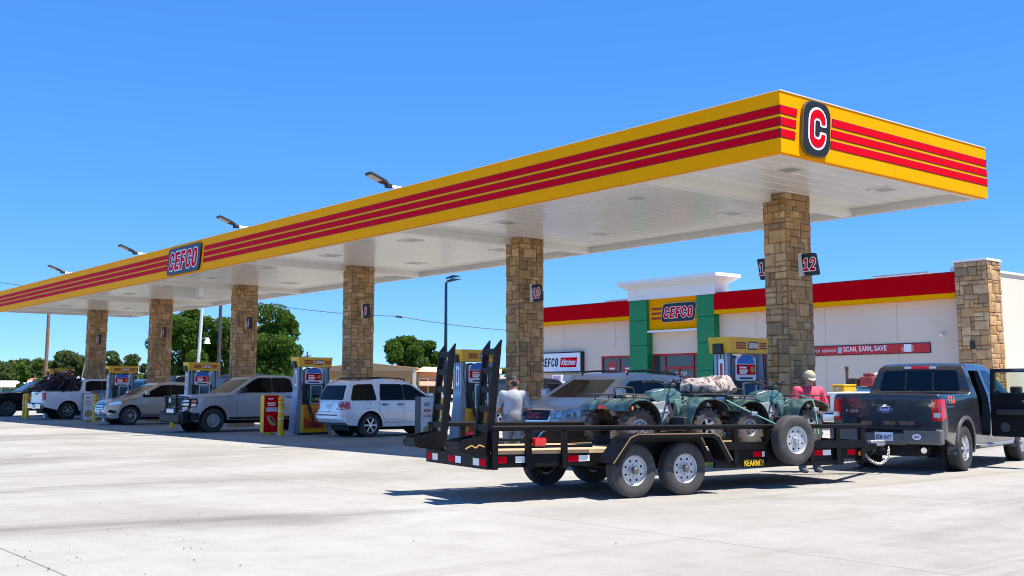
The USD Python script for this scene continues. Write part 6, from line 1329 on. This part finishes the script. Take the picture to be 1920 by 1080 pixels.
mesh('corrugated_canopy_front', corrug(-4.6, 4.2, 2.0, 2.98, .0), tan, tb)
for s, (a, b_) in ((-1, (-4.8, .2)), (1, (.2, 4.4))): mesh('roof', hullp([(x, y, z+e) for y in (-.2, 14) for e in (0, .05) for x, z in ((a, 3.28 if s < 0 else 3.70), (b_, 3.70 if s < 0 else 3.28))]), tan_l, tb)
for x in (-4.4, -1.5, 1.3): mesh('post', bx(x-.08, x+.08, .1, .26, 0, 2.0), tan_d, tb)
mesh('corner_post', bx(4.05, 4.35, -.14, .1, 0, 3.3), pm('post_cream', (.7, .62, .5), .6), tb)
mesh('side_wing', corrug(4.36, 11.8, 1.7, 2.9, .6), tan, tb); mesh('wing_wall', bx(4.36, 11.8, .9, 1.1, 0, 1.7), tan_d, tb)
mesh('wing_roof', hullp([(x, y, z+e) for e in (0, .06) for x, y, z in ((4.3, .3, 2.95), (11.9, .3, 2.75), (4.3, 8, 3.5), (11.9, 8, 3.3))]), tan_l, tb)
mesh('porch_roof', hullp([(x, y, z) for x, y, z in ((4.8, -1.6, 1.75), (9.5, -1.6, 1.7), (4.6, .5, 2.15), (9.7, .5, 2.1), (4.8, -1.6, 1.69), (9.5, -1.6, 1.64))]), pm('porch_brown', (.42, .24, .16), .6), tb)
dfr = mesh('door_frame', [bx(4.45, 4.6, .5, .59, .0, 2.4), bx(5.3, 5.45, .5, .59, .0, 2.4), bx(4.6, 5.3, .5, .59, 2.3, 2.4)], pm('post_cream', (.7, .62, .5), .6), tb); mesh('door', bx(4.6, 5.3, .53, .58, 0, 2.3), pm('door_rust', (.3, .10, .05), .6), dfr)
mesh('blue_sign', bx(9.0, 9.9, .48, .59, 1.7, 2.6), pm('sign_sky', (.05, .32, .62), .5), tb)
sm = thing('shed', 'small brown roofed shed at the right end of the tan building', 'shed', at(955, 112), brz)
mesh('wall', bx(-2.5, 2.2, 0, 3, 0, 1.9), tan_d, sm); mesh('roof', hullp([(x, y, z) for x in (-2.8, 2.5) for y, z in ((-.3, 1.9), (1.5, 2.7), (3.3, 1.9), (1.5, 2.64), (-.3, 1.84), (3.3, 1.84))]), pm('porch_brown', (.42, .24, .16), .6), sm)
# distant small buildings at the far left
for px, d, w, h, rc, lb in ((75//1, 165, 3.0, 2.2, (.45, .12, .09), 'distant shed with a red roof at the far left'), (18, 150, 8.0, 1.7, (.6, .6, .58), 'long low white roofed building at the far left edge'), (150, 170, 3.5, 2.6, (.55, .55, .55), 'distant pale roofed house beside the dark tree')):
    s = thing('distant_house', lb, 'house', at(px, d), brz); mesh('wall', bx(-w/2, w/2, 0, 4, 0, h), pm('pale_wall', (.5, .46, .4), .8), s)
    mesh('roof', hullp([(x, y, z) for x in (-w/2-.3, w/2+.3) for y, z in ((-.4, h), (2, h+.9), (4.4, h), (2, h+.84))]), pm(f'roof_{px}', rc, .7), s); mesh('door', bx(-.4, .4, -.06, -.001, 0, 1.6), tan_d, s)
fn = thing('screen_fence', 'dark green privacy screen fence at the far left behind the black pickup', 'fence', at(10, 85), brz)
for k in range(4): mesh('screen_panel', bx(-4+2*k+.05, -2+2*k-.05, -.02, .02, .1, 1.45), pm('screen_green', (.03, .10, .06), .8), fn); mesh('post', cyl((-4+2*k, 0, 0), (-4+2*k, 0, 1.6), .04, 8), steel, fn)
# poles and wires
def pole(label, px, d, ztop, r, mat, name='utility_pole', cat='pole', arm=None, lean=0.0):
    t = thing(name, label, cat, at(px, d)); mesh('shaft', cone((0, 0, -.1), tuple(rt*lean+np.array([0, 0, ztop])), r, r*.75, 12), mat, t)
    if arm: mesh('crossarm', rbx(-1.1, 1.1, -.06, .06, ztop-.7, ztop-.56, .02), mat, t)
    mesh('collar', cyl((0, 0, 0), (0, 0, .25), r*1.35, 12), mat, t); return t
pole('brown wooden pole standing left of the farthest stone pillar', 91, 76, 9.2, .14, pm('pole_wood', (.20, .10, .06), .85, var=.2, vscale=3), arm=True)
pole('dark metal pole between the two big oaks', 413, 72, 9.5, .13, pm('pole_dark', (.06, .045, .05), .6))
wp = pole('slim white pole with a small lamp, in front of the left oak', 372, 70, 8.6, .12, pm('pole_white', (.62, .62, .6), .5), lean=.28)
mesh('lamp_arm', cyl((0, 0, 4.6), tuple(rt*.55+np.array([0, 0, 4.75])), .03, 6), steel, wp); mesh('lamp_head', cone(tuple(rt*.62+np.array([0, 0, 4.35])), tuple(rt*.62+np.array([0, 0, 4.75])), .22, .10, 12), pm('lamp_cream', (.75, .68, .6), .5), wp)
pole('distant wooden pole right of the big oak', 578, 150, 6.6, .16, pm('pole_wood', (.20, .10, .06), .85, var=.2, vscale=3), arm=True)
pole('distant pole in the tree line between the far stone pillars', 263, 160, 5.6, .15, pm('pole_pale', (.45, .38, .3), .8), arm=True)
wl = pole('leaning pale pole beside the farthest stone pillar', 150, 100, 5.2, .06, pm('pole_pale', (.45, .38, .3), .8), lean=.9)
lp = thing('street_lamp', 'slender dark street lamp with twin flat heads standing before the shop', 'street lamp', at(836, 60))
teal = pm('lamp_teal', (.012, .035, .055), .4, .3)
mesh('base', cyl((0, 0, 0), (0, 0, .6), .25, 16), pm('lamp_concrete', (.4, .39, .37), .9), lp); mesh('shaft', cone((0, 0, .6), (0, 0, 7.35), .11, .075, 14), teal, lp)
for k, (a, z) in enumerate(((.0, 7.35), (.35, 7.55))):
    u_ = rt*math.cos(a)+fwh*math.sin(a)*1.2; v_ = np.cross([0, 0, 1], u_)
    hd_ = [tuple(u_*x+v_*y+np.array([0, 0, z+zz])) for x, y, zz in ((.0, .04, .0), (.0, -.04, .0), (.35, .17, .16), (.35, -.17, .16), (.85, .15, .20), (.85, -.15, .20), (.35, .15, .24), (.35, -.15, .24), (.0, 0, .10))]
    mesh('lamp_head', hullp(hd_), teal, lp)
def wire(label, pts, knot=None):
    L = []
    for (p, q), sag in pts:
        p, q = np.array(p), np.array(q)
        for s in np.linspace(0, 1, 13)[(1 if L else 0):]: L.append(p*(1-s)+q*s-np.array([0, 0, sag*4*s*(1-s)]))
    t = thing('power_line', label, 'cable', (0, 0, 0)); mesh('cable', tube(L, .022, 5), pm('cable_black', (.02, .02, .025), .6), t, 40)
    if knot is not None: mesh('splice', cyl(np.array(knot)-rt*.22, np.array(knot)+rt*.22-[0, 0, .06], .07, 8), blackplastic, t)
wire('thin black cable crossing the sky between the stone pillars with a splice', [((at(470, 74, 1.45+162*74/2017.5), at(748, 74, 1.45+135*74/2017.5)), .18), ((at(748, 74, 1.45+135*74/2017.5), at(1010, 74, 1.45+106*74/2017.5)), .18)], at(748, 74, 1.45+135*74/2017.5))
wire('thin black cable at the left edge of the sky above the canopy', [((at(-60, 90, 1.45+207*90/2017.5), at(120, 90, 1.45+186*90/2017.5)), .1)])
# loose grit on the concrete, bottom left
rg = np.random.default_rng(4); gl = []
for k in range(70):
    u_, v_ = rg.uniform(-.06, .22)*960*2, rg.uniform(955, 1080); d_ = 1.45*2017.5/(v_-729.); m = trimesh.creation.icosphere(0, rg.uniform(.002, .006)); m.vertices *= rg.uniform(.6, 1.4, 3); p_ = at(u_, d_, .004); m.apply_translation(p_); gl.append(m)
for u_, v_ in ((203, 939), (349, 969), (115, 1058), (72, 1034), (380, 1040), (465, 1100//1-50), (780, 1006), (1150, 1010)):
    d_ = 1.45*2017.5/(v_-729.); m = trimesh.creation.icosphere(1, .009); m.vertices *= [1, .8, .6]; m.apply_translation(at(u_, d_, .01)); gl.append(m)
setd(mesh('loose_grit', gl, pm('grit', (.16, .13, .11), .9)), kind='stuff', label='scattered grit and pebbles on the pale concrete', category='grit')
